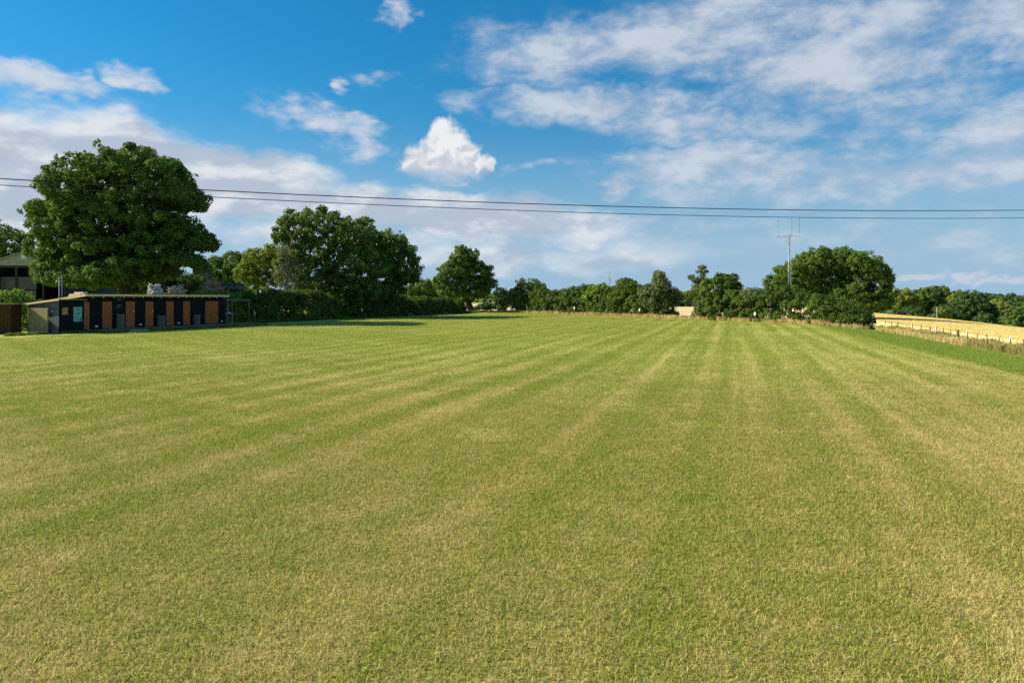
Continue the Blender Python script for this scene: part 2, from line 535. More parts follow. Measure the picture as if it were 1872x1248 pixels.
M = {}
M['turf'] = mat_ground()
M['blade'] = mat_blade()
M['oak'] = mat_leaf("oak_leaves", (0.045, 0.093, 0.017), (0.163, 0.273, 0.037))
M['oak2'] = mat_leaf("oak_leaves_dull", (0.047, 0.093, 0.019), (0.170, 0.265, 0.045))
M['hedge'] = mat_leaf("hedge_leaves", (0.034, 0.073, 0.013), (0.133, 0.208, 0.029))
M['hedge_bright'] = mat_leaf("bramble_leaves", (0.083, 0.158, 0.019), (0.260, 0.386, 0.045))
M['bush'] = mat_leaf("bush_leaves", (0.055, 0.102, 0.019), (0.190, 0.265, 0.040))
M['yellow'] = mat_leaf("willow_leaves", (0.092, 0.147, 0.016), (0.284, 0.354, 0.040))
M['dull'] = mat_leaf("sallow_leaves", (0.085, 0.121, 0.044), (0.242, 0.283, 0.113))
M['syc'] = mat_leaf("sycamore_leaves", (0.051, 0.102, 0.017), (0.181, 0.273, 0.037))
M['wood_dark'] = mat_leaf("far_dark_leaves", (0.041, 0.088, 0.023), (0.115, 0.187, 0.047))
M['wood_mid'] = mat_leaf("far_leaves", (0.067, 0.127, 0.028), (0.199, 0.277, 0.055))
M['wood_yel'] = mat_leaf("far_yellow_leaves", (0.125, 0.176, 0.028), (0.357, 0.405, 0.073))
M['bark'] = simple("bark", (0.10, 0.078, 0.055), (0.045, 0.035, 0.026), 6.0, (1, 1, 0.25), 0.95, 0.1, bump=0.6)
M['bark_grey'] = simple("bark_grey", (0.26, 0.24, 0.20), (0.14, 0.125, 0.10), 6.0, (1, 1, 0.25), 0.95, 0.1, bump=0.4)
M['dry'] = mat_dry("dry_grass", (0.56, 0.42, 0.17), (0.78, 0.63, 0.31))
M['rank'] = mat_dry("rank_grass", (0.22, 0.22, 0.05), (0.58, 0.46, 0.19))
M['weed'] = mat_dry("green_weeds", (0.10, 0.17, 0.025), (0.24, 0.29, 0.06))
M['wheat'] = mat_crop("wheat_crop", (0.66, 0.53, 0.205), (0.79, 0.645, 0.285), 0.7)
M['ear'] = mat_dry("wheat_ears", (0.66, 0.52, 0.19), (0.84, 0.69, 0.31))
M['stubble'] = mat_crop("stubble_soil", (0.52, 0.40, 0.19), (0.78, 0.62, 0.34), 0.5)
M['black'] = simple("black_painted_ply", (0.009, 0.010, 0.013), (0.006, 0.007, 0.010), 2.0, (1, 1, 1), 0.7, 0.12)
M['black_lit'] = simple("sunlit_black_paint", (0.125, 0.14, 0.155), (0.10, 0.112, 0.128), 2.5, (1, 1, 1), 0.6, 0.3)  # black-painted ply of the store side, its sunlight put into a lighter colour
M['door'] = simple("stained_door_wood", (0.47, 0.138, 0.028), (0.32, 0.084, 0.016), 5.0, (6, 6, 0.4), 0.6, 0.3)
M['pine'] = simple("pine_fascia", (0.88, 0.68, 0.31), (0.76, 0.55, 0.23), 4.0, (1, 1, 5), 0.7, 0.25)
M['pale'] = simple("pale_weathered_timber", (0.42, 0.40, 0.36), (0.28, 0.265, 0.235), 6.0, (1, 1, 8), 0.8, 0.2)
M['deck'] = simple("deck_timber", (0.26, 0.215, 0.15), (0.155, 0.125, 0.085), 5.0, (4, 4, 1), 0.85, 0.15)
M['rack'] = simple("rack_timber", (0.24, 0.23, 0.205), (0.15, 0.145, 0.125), 6.0, (1, 1, 8), 0.8, 0.2)
M['screen'] = simple("screen_timber", (0.44, 0.36, 0.18), (0.29, 0.235, 0.115), 5.0, (1, 1, 6), 0.8, 0.2)
M['brown'] = simple("brown_hut_boards", (0.075, 0.042, 0.016), (0.048, 0.027, 0.011), 4.0, (5, 5, 0.5), 0.8, 0.2)
M['felt'] = simple("roof_felt", (0.20, 0.19, 0.165), (0.11, 0.10, 0.085), 8.0, (1, 1, 1), 0.95, 0.1)
M['moss'] = simple("moss_roof", (0.20, 0.155, 0.06), (0.115, 0.095, 0.035), 9.0, (1, 1, 1), 0.95, 0.1, bump=0.5)
M['white'] = simple("white_plastic", (0.80, 0.80, 0.78), (0.72, 0.72, 0.70), 4.0, rough=0.4)
M['frame'] = simple("grey_green_frame_timber", (0.20, 0.205, 0.15), (0.14, 0.14, 0.10), 5.0, (1, 1, 5), 0.8, 0.2)
M['steel'] = simple("galvanised_steel", (0.50, 0.51, 0.52), (0.40, 0.41, 0.42), 6.0, rough=0.45, metal=0.6)
M['antenna'] = simple("antenna_grey", (0.16, 0.17, 0.19), (0.10, 0.11, 0.12), 6.0, rough=0.5)
M['cable'] = simple("black_cable", (0.030, 0.030, 0.034), (0.02, 0.02, 0.024), 4.0, rough=0.6)
M['barnclad'] = simple("green_grey_cladding", (0.34, 0.36, 0.265), (0.265, 0.28, 0.205), 2.0, (1, 1, 0.4), 0.55, 0.3)
M['barnwall'] = simple("grey_barn_panel", (0.16, 0.16, 0.17), (0.115, 0.115, 0.12), 1.2, (1, 1, 1), 0.8, 0.2)
M['barndark'] = simple("dark_barn_boards", (0.045, 0.045, 0.05), (0.03, 0.03, 0.034), 2.0, (4, 1, 1), 0.85, 0.2)
M['postwood'] = simple("fence_post_wood", (0.20, 0.145, 0.085), (0.115, 0.080, 0.045), 8.0, (1, 1, 0.3), 0.9, 0.1)
M['film'] = simple("black_bale_film", (0.022, 0.025, 0.034), (0.014, 0.016, 0.022), 4.0, (1, 1, 6), 0.22, 0.6)
M['log'] = simple("sawn_log", (0.66, 0.58, 0.46), (0.40, 0.33, 0.24), 7.0, (1, 1, 1), 0.9, 0.1)
M['logpale'] = simple("bleached_wood", (0.74, 0.71, 0.64), (0.48, 0.45, 0.40), 5.0, (1, 1, 1), 0.9, 0.1)
M['stick'] = simple("brushwood", (0.50, 0.36, 0.28), (0.30, 0.20, 0.145), 6.0, (1, 1, 1), 0.9, 0.1)
M['soil'] = simple("bank_soil", (0.15, 0.14, 0.06), (0.085, 0.085, 0.035), 1.5, (1, 1, 1), 0.95, 0.1, bump=0.6)
M['bulb'] = simple("frosted_bulb", (0.85, 0.84, 0.80), (0.80, 0.79, 0.74), 4.0, rough=0.3, spec=0.5)
M['plaque'] = simple("wooden_plaque", (0.50, 0.30, 0.14), (0.36, 0.20, 0.085), 4.0, (1, 6, 1), 0.7, 0.2)
M['teal'] = simple("teal_poster", (0.20, 0.52, 0.44), (0.17, 0.46, 0.39), 5.0, rough=0.5)
M['tealdark'] = simple("poster_ink", (0.025, 0.16, 0.135), (0.02, 0.12, 0.10), 5.0, rough=0.5)
M['blue'] = simple("blue_mat", (0.055, 0.075, 0.22), (0.035, 0.05, 0.16), 4.0, rough=0.6)

# ---------------------------------------------------------------- ground, crops
def axis(lims):
    out = []
    for (a, b, n) in lims:
        out += list(np.linspace(a, b, n, endpoint=False))
    return np.array(out + [lims[-1][1]])


def sheet(name, xs, ys, zf, mat, keep=None, kind='structure'):
    X, Y = np.meshgrid(xs, ys)
    V = np.stack([X, Y, zf(X, Y)], -1).reshape(-1, 3)
    nx, ny = len(xs), len(ys)
    i, j = np.meshgrid(np.arange(nx - 1), np.arange(ny - 1))
    a = (j * nx + i).ravel()
    F = np.stack([a, a + 1, a + nx + 1, a + nx], -1)
    if keep is not None:
        cx = V[F].mean(1)
        F = F[keep(cx[:, 0], cx[:, 1])]
        used = np.unique(F); mp = np.full(len(V), -1); mp[used] = np.arange(len(used))
        V = V[used]; F = mp[F]
    o = link(name, np_mesh(name, V, F, smooth=True), mat)
    return tag(o, kind=kind)


gx = axis([(-2600, -300, 12), (-300, -60, 24), (-60, 90, 100), (90, 300, 42), (300, 2600, 14)])
gy = axis([(-400, -20, 10), (-20, 160, 120), (160, 400, 48), (400, 900, 20), (900, 3000, 12)])
sheet("field_ground", gx, gy, gz_np, M['turf'])


def strip_sheet(name, s0, s1, w0, w1, ns, nw, lift, mat, skirt=0.0, wave=0.0):
    """sheet laid along the right-hand fence, w metres beyond it, following the ground"""
    rng = np.random.default_rng(5)
    s = np.linspace(s0, s1, ns); w = np.linspace(w0, w1, nw)
    Sg, Wg = np.meshgrid(s, w)
    X = FA[0] + FU[0] * Sg + FN[0] * Wg; Y = FA[1] + FU[1] * Sg + FN[1] * Wg
    Z = gz_np(X, Y) + lift + wave * rng.normal(size=X.shape)
    if skirt:
        Z[0, :] = gz_np(X[0, :], Y[0, :]) - 0.05; Z[-1, :] -= skirt
    V = np.stack([X, Y, Z], -1).reshape(-1, 3)
    i, j = np.meshgrid(np.arange(ns - 1), np.arange(nw - 1))
    a = (j * ns + i).ravel()
    F = np.stack([a, a + ns, a + ns + 1, a + 1], -1)[:, ::-1]
    return tag(link(name, np_mesh(name, V, F), mat), kind='structure')


strip_sheet("wheat_field", -45, 175, 1.3, 46, 300, 90, 0.55, M['wheat'], 0.5, 0.005)

# pale stubble beyond the far hedge
HL = [(-3.0, 146.0), (-0.6, 139.0), (20.1, 95.0), (31.6, 66.0)]       # the far hedge line, from the far corner to the near right


def hedge_x(y):
    pts = sorted([(p[1], p[0]) for p in HL])
    return np.interp(y, [p[0] for p in pts], [p[1] for p in pts])


def in_stubble(x, y):
    w = (x - FA[0]) * FN[0] + (y - FA[1]) * FN[1]
    left = np.where(y < 150, hedge_x(y) + 2.2, hedge_x(np.minimum(y, 145)) - (y - 145) * 0.7)
    return (x > left) & (w < 0.2) & (y > 60) & (y < 335)


sheet("stubble_field", np.arange(-150, 90, 1.0), np.arange(60, 340, 1.0), lambda X, Y: gz_np(X, Y) + 0.03, M['stubble'], in_stubble)

# ---------------------------------------------------------------- grass (geometry)
def blade_patch(name, size, n, h0, h1, wd, lean, seed, mat, tufts=0):
    g = np.random.default_rng(seed)
    p = g.uniform(-size / 2, size / 2, (n, 2))
    if tufts:
        c = g.uniform(-size / 2, size / 2, (tufts, 2))
        k = g.integers(0, tufts, n)
        sel = g.random(n) < 0.6
        p[sel] = c[k[sel]] + g.normal(0, size * 0.018, (sel.sum(), 2))
    h = g.uniform(h0, h1, n) * (0.7 + 0.6 * g.random(n))
    ang = g.uniform(0, 2 * np.pi, n); la = g.uniform(0, 2 * np.pi, n)
    ln = lean * h * (0.3 + g.random(n))
    w = wd * (0.6 + 0.8 * g.random(n))
    dx, dy = np.cos(ang) * w, np.sin(ang) * w
    lx, ly = np.cos(la) * ln, np.sin(la) * ln
    V = np.zeros((n, 5, 3))
    V[:, 0] = np.stack([p[:, 0] - dx, p[:, 1] - dy, np.full(n, -0.004)], -1)
    V[:, 1] = np.stack([p[:, 0] + dx, p[:, 1] + dy, np.full(n, -0.004)], -1)
    V[:, 2] = np.stack([p[:, 0] + dx * .8 + lx * .4, p[:, 1] + dy * .8 + ly * .4, h * 0.6], -1)
    V[:, 3] = np.stack([p[:, 0] - dx * .8 + lx * .4, p[:, 1] - dy * .8 + ly * .4, h * 0.6], -1)
    V[:, 4] = np.stack([p[:, 0] + lx, p[:, 1] + ly, h * (1 - 0.25 * lean)], -1)
    b = (np.arange(n) * 5)[:, None]
    F = np.concatenate([b + np.array([[0, 1, 2]]), b + np.array([[0, 2, 3]]), b + np.array([[3, 2, 4]])])
    rnd = np.repeat(g.random(n), 5)
    hg = np.tile(np.array([0, 0, .6, .6, 1.0]), n)
    me = np_mesh(name, V.reshape(-1, 3), F, {'rnd': ('POINT', rnd), 'hgt': ('POINT', hg)})
    me.materials.append(mat)
    o = bpy.data.objects.new(name, me)
    return o


def scatter(name, sources, pts, rot, idx, scl, label, cat='grass'):
    """one object of uncountable stuff: source meshes instanced on points"""
    coll = bpy.data.collections.new(name + "_sources")
    for i, o in enumerate(sources): coll.objects.link(o)
    me = bpy.data.meshes.new(name)
    me.vertices.add(len(pts)); me.vertices.foreach_set('co', np.asarray(pts, dtype=np.float32).ravel())
    for an, arr in (('rot', rot), ('scl', scl)):
        a = me.attributes.new(an, 'FLOAT', 'POINT'); a.data.foreach_set('value', np.asarray(arr, dtype=np.float32))
    a = me.attributes.new('pick', 'INT', 'POINT'); a.data.foreach_set('value', np.asarray(idx, dtype=np.int32))
    me.update()
    o = link(name, me, None)
    ng = bpy.data.node_groups.new(name + "_nodes", 'GeometryNodeTree')
    ng.interface.new_socket('Geometry', in_out='INPUT', socket_type='NodeSocketGeometry')
    ng.interface.new_socket('Geometry', in_out='OUTPUT', socket_type='NodeSocketGeometry')
    N = ng.nodes; L = ng.links
    gi = N.new('NodeGroupInput'); go = N.new('NodeGroupOutput')
    ci = N.new('GeometryNodeCollectionInfo'); ci.inputs['Collection'].default_value = coll
    ci.inputs['Separate Children'].default_value = True; ci.inputs['Reset Children'].default_value = True
    iop = N.new('GeometryNodeInstanceOnPoints'); iop.inputs['Pick Instance'].default_value = True
    def attr(nm, typ):
        q = N.new('GeometryNodeInputNamedAttribute'); q.data_type = typ; q.inputs['Name'].default_value = nm
        return q.outputs['Attribute']
    cx = N.new('ShaderNodeCombineXYZ'); L.new(attr('rot', 'FLOAT'), cx.inputs[2])
    L.new(gi.outputs[0], iop.inputs['Points']); L.new(ci.outputs[0], iop.inputs['Instance'])
    L.new(attr('pick', 'INT'), iop.inputs['Instance Index']); L.new(cx.outputs[0], iop.inputs['Rotation'])
    L.new(attr('scl', 'FLOAT'), iop.inputs['Scale'])
    L.new(iop.outputs[0], go.inputs[0])
    md = o.modifiers.new("scatter", 'NODES'); md.node_group = ng
    return tag(o, label, cat, kind='stuff')


def grass_cells():
    """1 m cells of the field in view: near cells get fine blades, far cells coarser ones, mixed where they meet"""
    g = np.random.default_rng(3)
    xs = np.arange(-44.5, 46, 1.0); ys = np.arange(2.5, 137, 1.0)
    X, Y = [q.ravel() for q in np.meshgrid(xs, ys)]
    w = (X - FA[0]) * FN[0] + (Y - FA[1]) * FN[1]
    sv = (X + 30.2) * 0.949 - (Y - 54) * 0.316
    ok = (np.abs(X) < 0.75 * Y + 4) & (w < -1.3) & (sv > 2.4) & (X < hedge_x(Y) - 1.6) & ((X + 26.4) * 0.949 - (Y - 76.2) * 0.316 > 1.8)
    X, Y = X[ok], Y[ok]
    u = g.random(X.size)
    near = u > sstep(12, 34, Y)
    far = ~near
    return g, X, Y, near, far


g_, CX, CY, NEAR, FARC = grass_cells()
_src = [blade_patch("near_grass_patch", 1.0, 6000, 0.018, 0.054, 0.0027, 1.15, 11 + k, M['blade'], 0) for k in range(5)]
NX, NY = CX[NEAR], CY[NEAR]
scatter("near_grass", _src, np.stack([NX, NY, gz_np(NX, NY)], -1), g_.integers(0, 4, NX.size) * (math.pi / 2), g_.integers(0, 5, NX.size), np.ones(NX.size),
        "short mown green and straw grass of the near field")
_src = [blade_patch("far_grass_patch", 1.0, 1500, 0.016, 0.042, 0.0056, 1.3, 31 + k, M['blade'], 0) for k in range(5)]
NX, NY = CX[FARC], CY[FARC]
scatter("far_grass", _src, np.stack([NX, NY, gz_np(NX, NY)], -1), g_.integers(0, 4, NX.size) * (math.pi / 2), g_.integers(0, 5, NX.size), np.ones(NX.size),
        "short mown grass towards the far side of the field")

# ---------------------------------------------------------------- foliage
def leaf_mesh(name, P, N, size, tint, rng):
    n = len(P)
    N = N / (np.linalg.norm(N, axis=1, keepdims=True) + 1e-9)
    r = rng.normal(size=(n, 3))
    A = np.cross(N, r); A /= (np.linalg.norm(A, axis=1, keepdims=True) + 1e-9)
    B = np.cross(N, A)
    s = (size * (0.65 + 0.7 * rng.random(n)))[:, None]
    V = np.zeros((n, 4, 3))
    V[:, 0] = P - A * s * 0.62
    V[:, 1] = P + B * s * 0.40 + N * s * 0.10
    V[:, 2] = P + A * s * 0.62
    V[:, 3] = P - B * s * 0.40 + N * s * 0.10
    F = np.arange(n * 4).reshape(n, 4)
    return np_mesh(name, V.reshape(-1, 3), F, {'tint': ('FACE', np.clip(tint, 0, 1))})


def clumps_to_leaves(C, O, rad, per, rng, flat=0.8, up=0.35):
    """C clump centres, O outward directions, rad clump radii"""
    cnt = np.maximum(3, (per * (rad / rad.mean()) ** 2).astype(int))
    k = np.repeat(np.arange(len(C)), cnt)
    n = len(k)
    d = rng.normal(size=(n, 3)); d /= np.linalg.norm(d, axis=1, keepdims=True)
    d += O[k] * 0.45; d /= np.linalg.norm(d, axis=1, keepdims=True)
    rr = rng.random(n) ** 0.45
    P = C[k] + d * (rad[k] * rr)[:, None] * np.array([1, 1, flat])
    N = d * 0.8 + O[k] * 0.3 + rng.normal(size=(n, 3)) * 0.55 + np.array([0, 0, up])
    ct = rng.random(len(C))
    tint = 0.5 * ct[k] + 0.5 * rng.random(n)
    return P, N, tint


def lobes_from(D, lst, depth=0.8):
    """photo-plane lobes (px, py, rx, ry) of a crown at distance D -> ellipsoids with real depth"""
    a = np.array([[(q[0] - 936) / FPX * D, CAMH + (HZ - q[1]) / FPX * D, q[2] / FPX * D, q[3] / FPX * D] for q in lst])
    x0, x1 = (a[:, 0] - a[:, 2]).min(), (a[:, 0] + a[:, 2]).max()
    H, cx = (x1 - x0) / 2, (x0 + x1) / 2
    out = []
    for (x, z, rx, rz) in a:
        s = depth * H * math.sqrt(max(0.02, 1 - ((x - cx) / H) ** 2))
        if s > rx * 1.15:
            o = s - rx * 0.7
            for dy, f in ((-o, 0.86), (0, 1.0), (o, 0.9)):
                out.append((x * (1 + 0.35 * dy / D), D + dy, z, rx * f, max(rx * 0.9, s * 0.5), rz * f))
        else:
            out.append((x, D, z, rx, max(s, rx * 0.8), rz))
    return np.array(out)


def wavy(P, scale, seed):
    """smooth pseudo-noise, about -1..1"""
    g = np.random.default_rng(seed)
    v = np.zeros(len(P))
    for k in range(7):
        d = g.normal(size=3); d /= np.linalg.norm(d)
        v += np.sin((P @ d) * (6.283 / scale) * g.uniform(0.6, 1.7) + g.uniform(0, 6.28))
    return v / 2.6


def crown_mesh(name, lobes, clump, per, size, seed, dens=1.0, inner=0.25, flat=0.8, floor=None, low=-0.55, gap=0.20):
    rng = np.random.default_rng(seed)
    Cs, Os = [], []
    c2 = clump * 0.62
    lobes = lobes.copy(); lobes[:, 3:] = np.maximum(lobes[:, 3:] * 0.5, lobes[:, 3:] - 0.55 * clump)
    for i, (x, y, z, rx, ry, rz) in enumerate(lobes):
        area = 4 * math.pi * (((rx * ry) ** 1.6 + (rx * rz) ** 1.6 + (ry * rz) ** 1.6) / 3) ** (1 / 1.6)
        n = max(8, int(dens * area / (math.pi * c2 * c2) * 1.45))
        d = rng.normal(size=(n, 3)); d /= np.linalg.norm(d, axis=1, keepdims=True)
        d = d[(d[:, 2] > low) | (rng.random(n) < 0.3)]
        c0 = np.array([x, y, z]); rr = np.array([rx, ry, rz])
        q = c0 + d * rr
        r = 0.93 + 0.13 * wavy(q, 2.6 * clump, seed + 3) - 0.30 * rng.random(len(d)) ** 2.2
        p = c0 + d * rr * r[:, None]
        ok = wavy(p, 2.0 * clump, seed + 5) > (-1.15 + 2.2 * gap)
        for j, q in enumerate(lobes):
            if j == i: continue
            e = (p - q[:3]) / q[3:]
            ok &= (e * e).sum(1) > 0.60
        Cs.append(p[ok]); Os.append(d[ok])
        ni = int(inner * n * 0.45)
        if ni:
            d2 = rng.normal(size=(ni, 3)); d2 /= np.linalg.norm(d2, axis=1, keepdims=True)
            Cs.append(c0 + d2 * rr * (0.3 + 0.45 * rng.random((ni, 1)))); Os.append(d2)
        # stray sprays beyond the outline
        ns = max(1, int(n * 0.03))
        d3 = rng.normal(size=(ns, 3)); d3[:, 2] = np.abs(d3[:, 2]) * 0.8; d3 /= np.linalg.norm(d3, axis=1, keepdims=True)
        ps = c0 + d3 * rr * (1.02 + 0.10 * rng.random((ns, 1)))
        ok = np.ones(ns, bool)
        for j, q in enumerate(lobes):
            if j != i: ok &= ((((ps - q[:3]) / q[3:]) ** 2).sum(1) > 1.0)
        Cs.append(ps[ok]); Os.append(d3[ok])
    C = np.concatenate(Cs); O = np.concatenate(Os)
    rad = c2 * (0.45 + 1.0 * rng.random(len(C)))
    P, N, tint = clumps_to_leaves(C, O, rad, per * 0.42, rng, flat)
    if floor is not None:
        ok = P[:, 2] > floor; P, N, tint = P[ok], N[ok], tint[ok]
    return leaf_mesh(name, P, N, size * 0.86, tint, rng), C


def limb(mb, a, b, r0, r1, rng, n=6, seg=5, wob=0.08):
    a, b = Vector(a), Vector(b)
    L = (b - a).length
    pts = []
    for k in range(seg + 1):
        t = k / seg
        p = a.lerp(b, t)
        p.z += math.sin(t * math.pi) * L * 0.06
        if 0 < k < seg: p += Vector(rng.normal(size=3)) * L * wob * 0.5
        pts.append(p)
    mb.tube(pts, [r0 + (r1 - r0) * (k / seg) ** 0.8 for k in range(seg + 1)], n)


NLEAF = [0]


def tree(name, base_px, D, lobes, label, mat, cat='tree', group=None, clump=0.8, per=90, size=0.22, seed=1, dens=1.0, trunk_r=0.4,
         bark='bark', depth=0.8, inner=0.25, limbs=9, fork=0.42, lean=(0, 0), low=-0.55, flat=0.8, gap=0.28):
    b = at(base_px, D)
    lb = lobes_from(D, lobes, depth)
    root = empty(name, b)
    tag(root, label, cat, group)
    me, C = crown_mesh("crown", lb - np.array([b.x, b.y, b.z, 0, 0, 0]), clump, per, size, seed, dens, inner, flat, floor=0.05, low=low, gap=gap)
    NLEAF[0] += len(me.polygons)
    link("crown", me, mat, root)
    rng = np.random.default_rng(seed + 100)
    top = float((lb[:, 2] + lb[:, 5]).max()) - b.z
    h = top * fork
    mt = MB()
    mt.tube([(0, 0, -0.2), (lean[0] * .1, 0, h * 0.12), (lean[0] * .5, lean[1] * .4, h * 0.5), (lean[0], lean[1], h), (lean[0] * 1.1, lean[1], top * 0.8)],
            [trunk_r * 1.45, trunk_r * 1.08, trunk_r * 0.92, trunk_r * 0.72, trunk_r * 0.12], 10)
    mt.build("trunk", M[bark], root, True)
    if limbs:
        ml = MB()
        idx = rng.choice(len(C), min(limbs * 3, len(C)), replace=False)
        for k, i in enumerate(idx):
            c = C[i]
            s = h * (0.7 + 0.5 * rng.random())
            r0 = trunk_r * (0.34 if k < limbs else 0.16)
            limb(ml, (lean[0], lean[1], min(s, top * .6)), c * 0.97, r0, 0.02, rng)
        ml.build("branches", M[bark], root, True)
    return root


def hedge(name, pts, h, w, label, mat, seed=1, clump=0.42, per=46, size=0.16, base=0.0, cat='hedge', dens=1.0, hvar=0.25, stems=True):
    """clipped or rough hedge along a line of ground points; h may be a list"""
    rng = np.random.default_rng(seed)
    P0 = np.array(pts, float)
    seg = np.linalg.norm(np.diff(P0, axis=0), axis=1)
    L = seg.sum(); cum = np.concatenate([[0], np.cumsum(seg)])
    hs = np.full(len(P0), h, float) if not hasattr(h, '__len__') else np.array(h, float)
    peri = 2 * hs.mean() + w
    n = int(dens * L * peri / (math.pi * clump ** 2) * 2.1)
    s = rng.random(n) * L
    cx = np.interp(s, cum, P0[:, 0]); cy = np.interp(s, cum, P0[:, 1]); hh = np.interp(s, cum, hs)
    ki = np.clip(np.searchsorted(cum, s) - 1, 0, len(seg) - 1)
    dr = np.diff(P0, axis=0)[ki] / seg[ki][:, None]
    nr = np.stack([dr[:, 1], -dr[:, 0]], -1)
    hh = hh * (1 + hvar * (np.sin(s * 0.9 + seed) * 0.3 + np.sin(s * 0.37 + 2 * seed) * 0.35 + np.sin(s * 2.3) * 0.2 + rng.normal(size=n) * 0.10))
    u = rng.random(n) * (2 * hh + w)
    side = np.where(u < hh, -1, np.where(u > hh + w, 1, 0))
    off = np.where(side == -1, -w / 2, np.where(side == 1, w / 2, u - hh - w / 2))
    z = np.where(side == -1, u, np.where(side == 1, 2 * hh + w - u, hh))
    fill = rng.random(n) < 0.25
    off = np.where(fill, rng.uniform(-.6, .6, n) * w / 2, off); z = np.where(fill, rng.random(n) * hh * .9, z)
    # rounded shoulders and bulges
    off = off * (1 - 0.28 * np.clip(z / hh, 0, 1) ** 3) + rng.normal(size=n) * 0.10 + 0.18 * np.sin(s * 1.7 + z * 2.2)
    gzv = gz_np(cx + nr[:, 0] * off, cy + nr[:, 1] * off)
    ends = np.minimum(np.minimum(s, L - s) / 1.2, 1.0)
    C = np.stack([cx + nr[:, 0] * off * (0.5 + 0.5 * ends), cy + nr[:, 1] * off * (0.5 + 0.5 * ends), gzv + np.maximum(z * (0.6 + 0.4 * ends), base)], -1)
    O = np.stack([nr[:, 0] * side, nr[:, 1] * side, np.where(side == 0, 1.0, 0.35)], -1)
    rad = clump * (0.6 + 0.8 * rng.random(n))
    P, N, tint = clumps_to_leaves(C, O, rad, per, rng, 0.9, 0.25)
    ok = P[:, 2] > gz_np(P[:, 0], P[:, 1]) + 0.02
    P, N, tint = P[ok], N[ok], tint[ok]
    root = empty(name, (P0[0][0], P0[0][1], gz(P0[0][0], P0[0][1])))
    tag(root, label, cat)
    o0 = np.array(root.location)
    me = leaf_mesh("foliage", P - o0, N, size, tint, rng)
    NLEAF[0] += len(P)
    link("foliage", me, mat, root)
    if stems:
        ms = MB()
        for q in np.arange(0.4, L, 0.8):
            x = np.interp(q, cum, P0[:, 0]) + rng.normal() * 0.2; y = np.interp(q, cum, P0[:, 1]) + rng.normal() * 0.2
            hq = float(np.interp(q, cum, hs)) * 0.85
            z0 = gz(x, y)
            ms.tube([(x - o0[0], y - o0[1], z0 - o0[2] - 0.1), (x - o0[0] + rng.normal() * .15, y - o0[1] + rng.normal() * .15, z0 - o0[2] + hq * .5),
                     (x - o0[0] + rng.normal() * .3, y - o0[1] + rng.normal() * .3, z0 - o0[2] + hq)], [0.05, 0.035, 0.012], 5)
        ms.build("stems", M['bark'], root, True)["kind"] = "stuff"
    return root


# ---- the great oak behind the washroom block
tree("oak_tree", 228, 76.0, [(241, 312, 69, 52), (168, 325, 50, 42), (301, 325, 50, 44), (340, 362, 33, 32), (144, 355, 38, 34), (106, 395, 44, 36), (73, 390, 25, 26), (177, 405, 69, 56), (254, 395, 60, 52), (344, 432, 44, 28), (368, 445, 25, 22), (297, 455, 50, 40), (115, 455, 52, 42), (123, 498, 48, 34), (201, 470, 71, 50), (144, 350, 58, 46), (125, 425, 54, 40), (192, 508, 54, 26), (144, 510, 54, 26), (235, 500, 44, 28), (273, 486, 54, 28), (346, 478, 31, 20), (330, 405, 25, 16), (297, 365, 38, 30)],
     "great spreading oak, tallest tree, towering behind the black washroom block", M['oak'], seed=4, clump=0.78, per=130, size=0.24, trunk_r=0.62,
     limbs=16, fork=0.34, dens=1.05, inner=0.14, depth=0.72, gap=0.44)
tree("oak_shade_bush", 300, 91, [(300, 512, 44, 20), (250, 508, 40, 24), (345, 515, 30, 18), (200, 508, 40, 22), (300, 530, 70, 14)],
     "added dark thicket standing in for the shade behind the heaps under the great oak", M['wood_dark'], 'bush', seed=9, clump=0.6, per=70, size=0.24, trunk_r=0.15, limbs=8, fork=0.3, low=-0.9, inner=0.5)  # dark foliage added to stand in for the shadow inside the oak
tree("field_tree", 10, 112, [(18, 448, 40, 34), (-30, 440, 50, 42), (45, 470, 22, 20), (0, 490, 60, 35)],
     "olive green tree at the left edge rising behind the farm barn", M['oak2'], seed=7, clump=0.9, per=70, size=0.32, trunk_r=0.35)
# ---- middle group
tree("oak_tree", 600, 97, [
    (592, 420, 62, 46), (540, 422, 42, 40), (645, 432, 50, 42), (522, 440, 24, 24), (600, 470, 80, 50), (545, 485, 44, 38), (665, 485, 56, 50), (600, 525, 84, 34),
    (672, 530, 46, 28)],
     "broad dark oak rising from the left hedge, second tallest tree", M['oak2'], seed=12, clump=0.85, per=95, size=0.28, trunk_r=0.5, limbs=12, fork=0.36, gap=0.38, inner=0.14)
tree("oak_tree", 716, 103, [
    (712, 455, 40, 42), (688, 450, 34, 34), (742, 480, 30, 36), (700, 500, 52, 42), (748, 506, 27, 22), (690, 535, 42, 22), (720, 530, 30, 16)],
     "oak with lit yellow-green crown on the right shoulder of the broad dark oak", M['oak'], seed=15, clump=0.85, per=90, size=0.28, trunk_r=0.42, limbs=8, fork=0.34)
tree("hazel_tree", 425, 118, [(428, 485, 32, 30), (400, 492, 26, 28), (455, 478, 24, 24), (420, 515, 44, 26), (385, 505, 22, 30)],
     "dull green tree behind the black bales, left of the willow", M['oak2'], seed=18, clump=0.85, per=64, size=0.32, trunk_r=0.25)
tree("willow_tree", 472, 100, [(475, 478, 34, 28), (452, 500, 26, 26), (498, 470, 24, 26), (480, 512, 44, 24), (515, 490, 24, 30)],
     "bright yellow-green willow at the foot of the broad dark oak", M['yellow'], seed=21, clump=0.62, per=64, size=0.22, trunk_r=0.22, limbs=10)
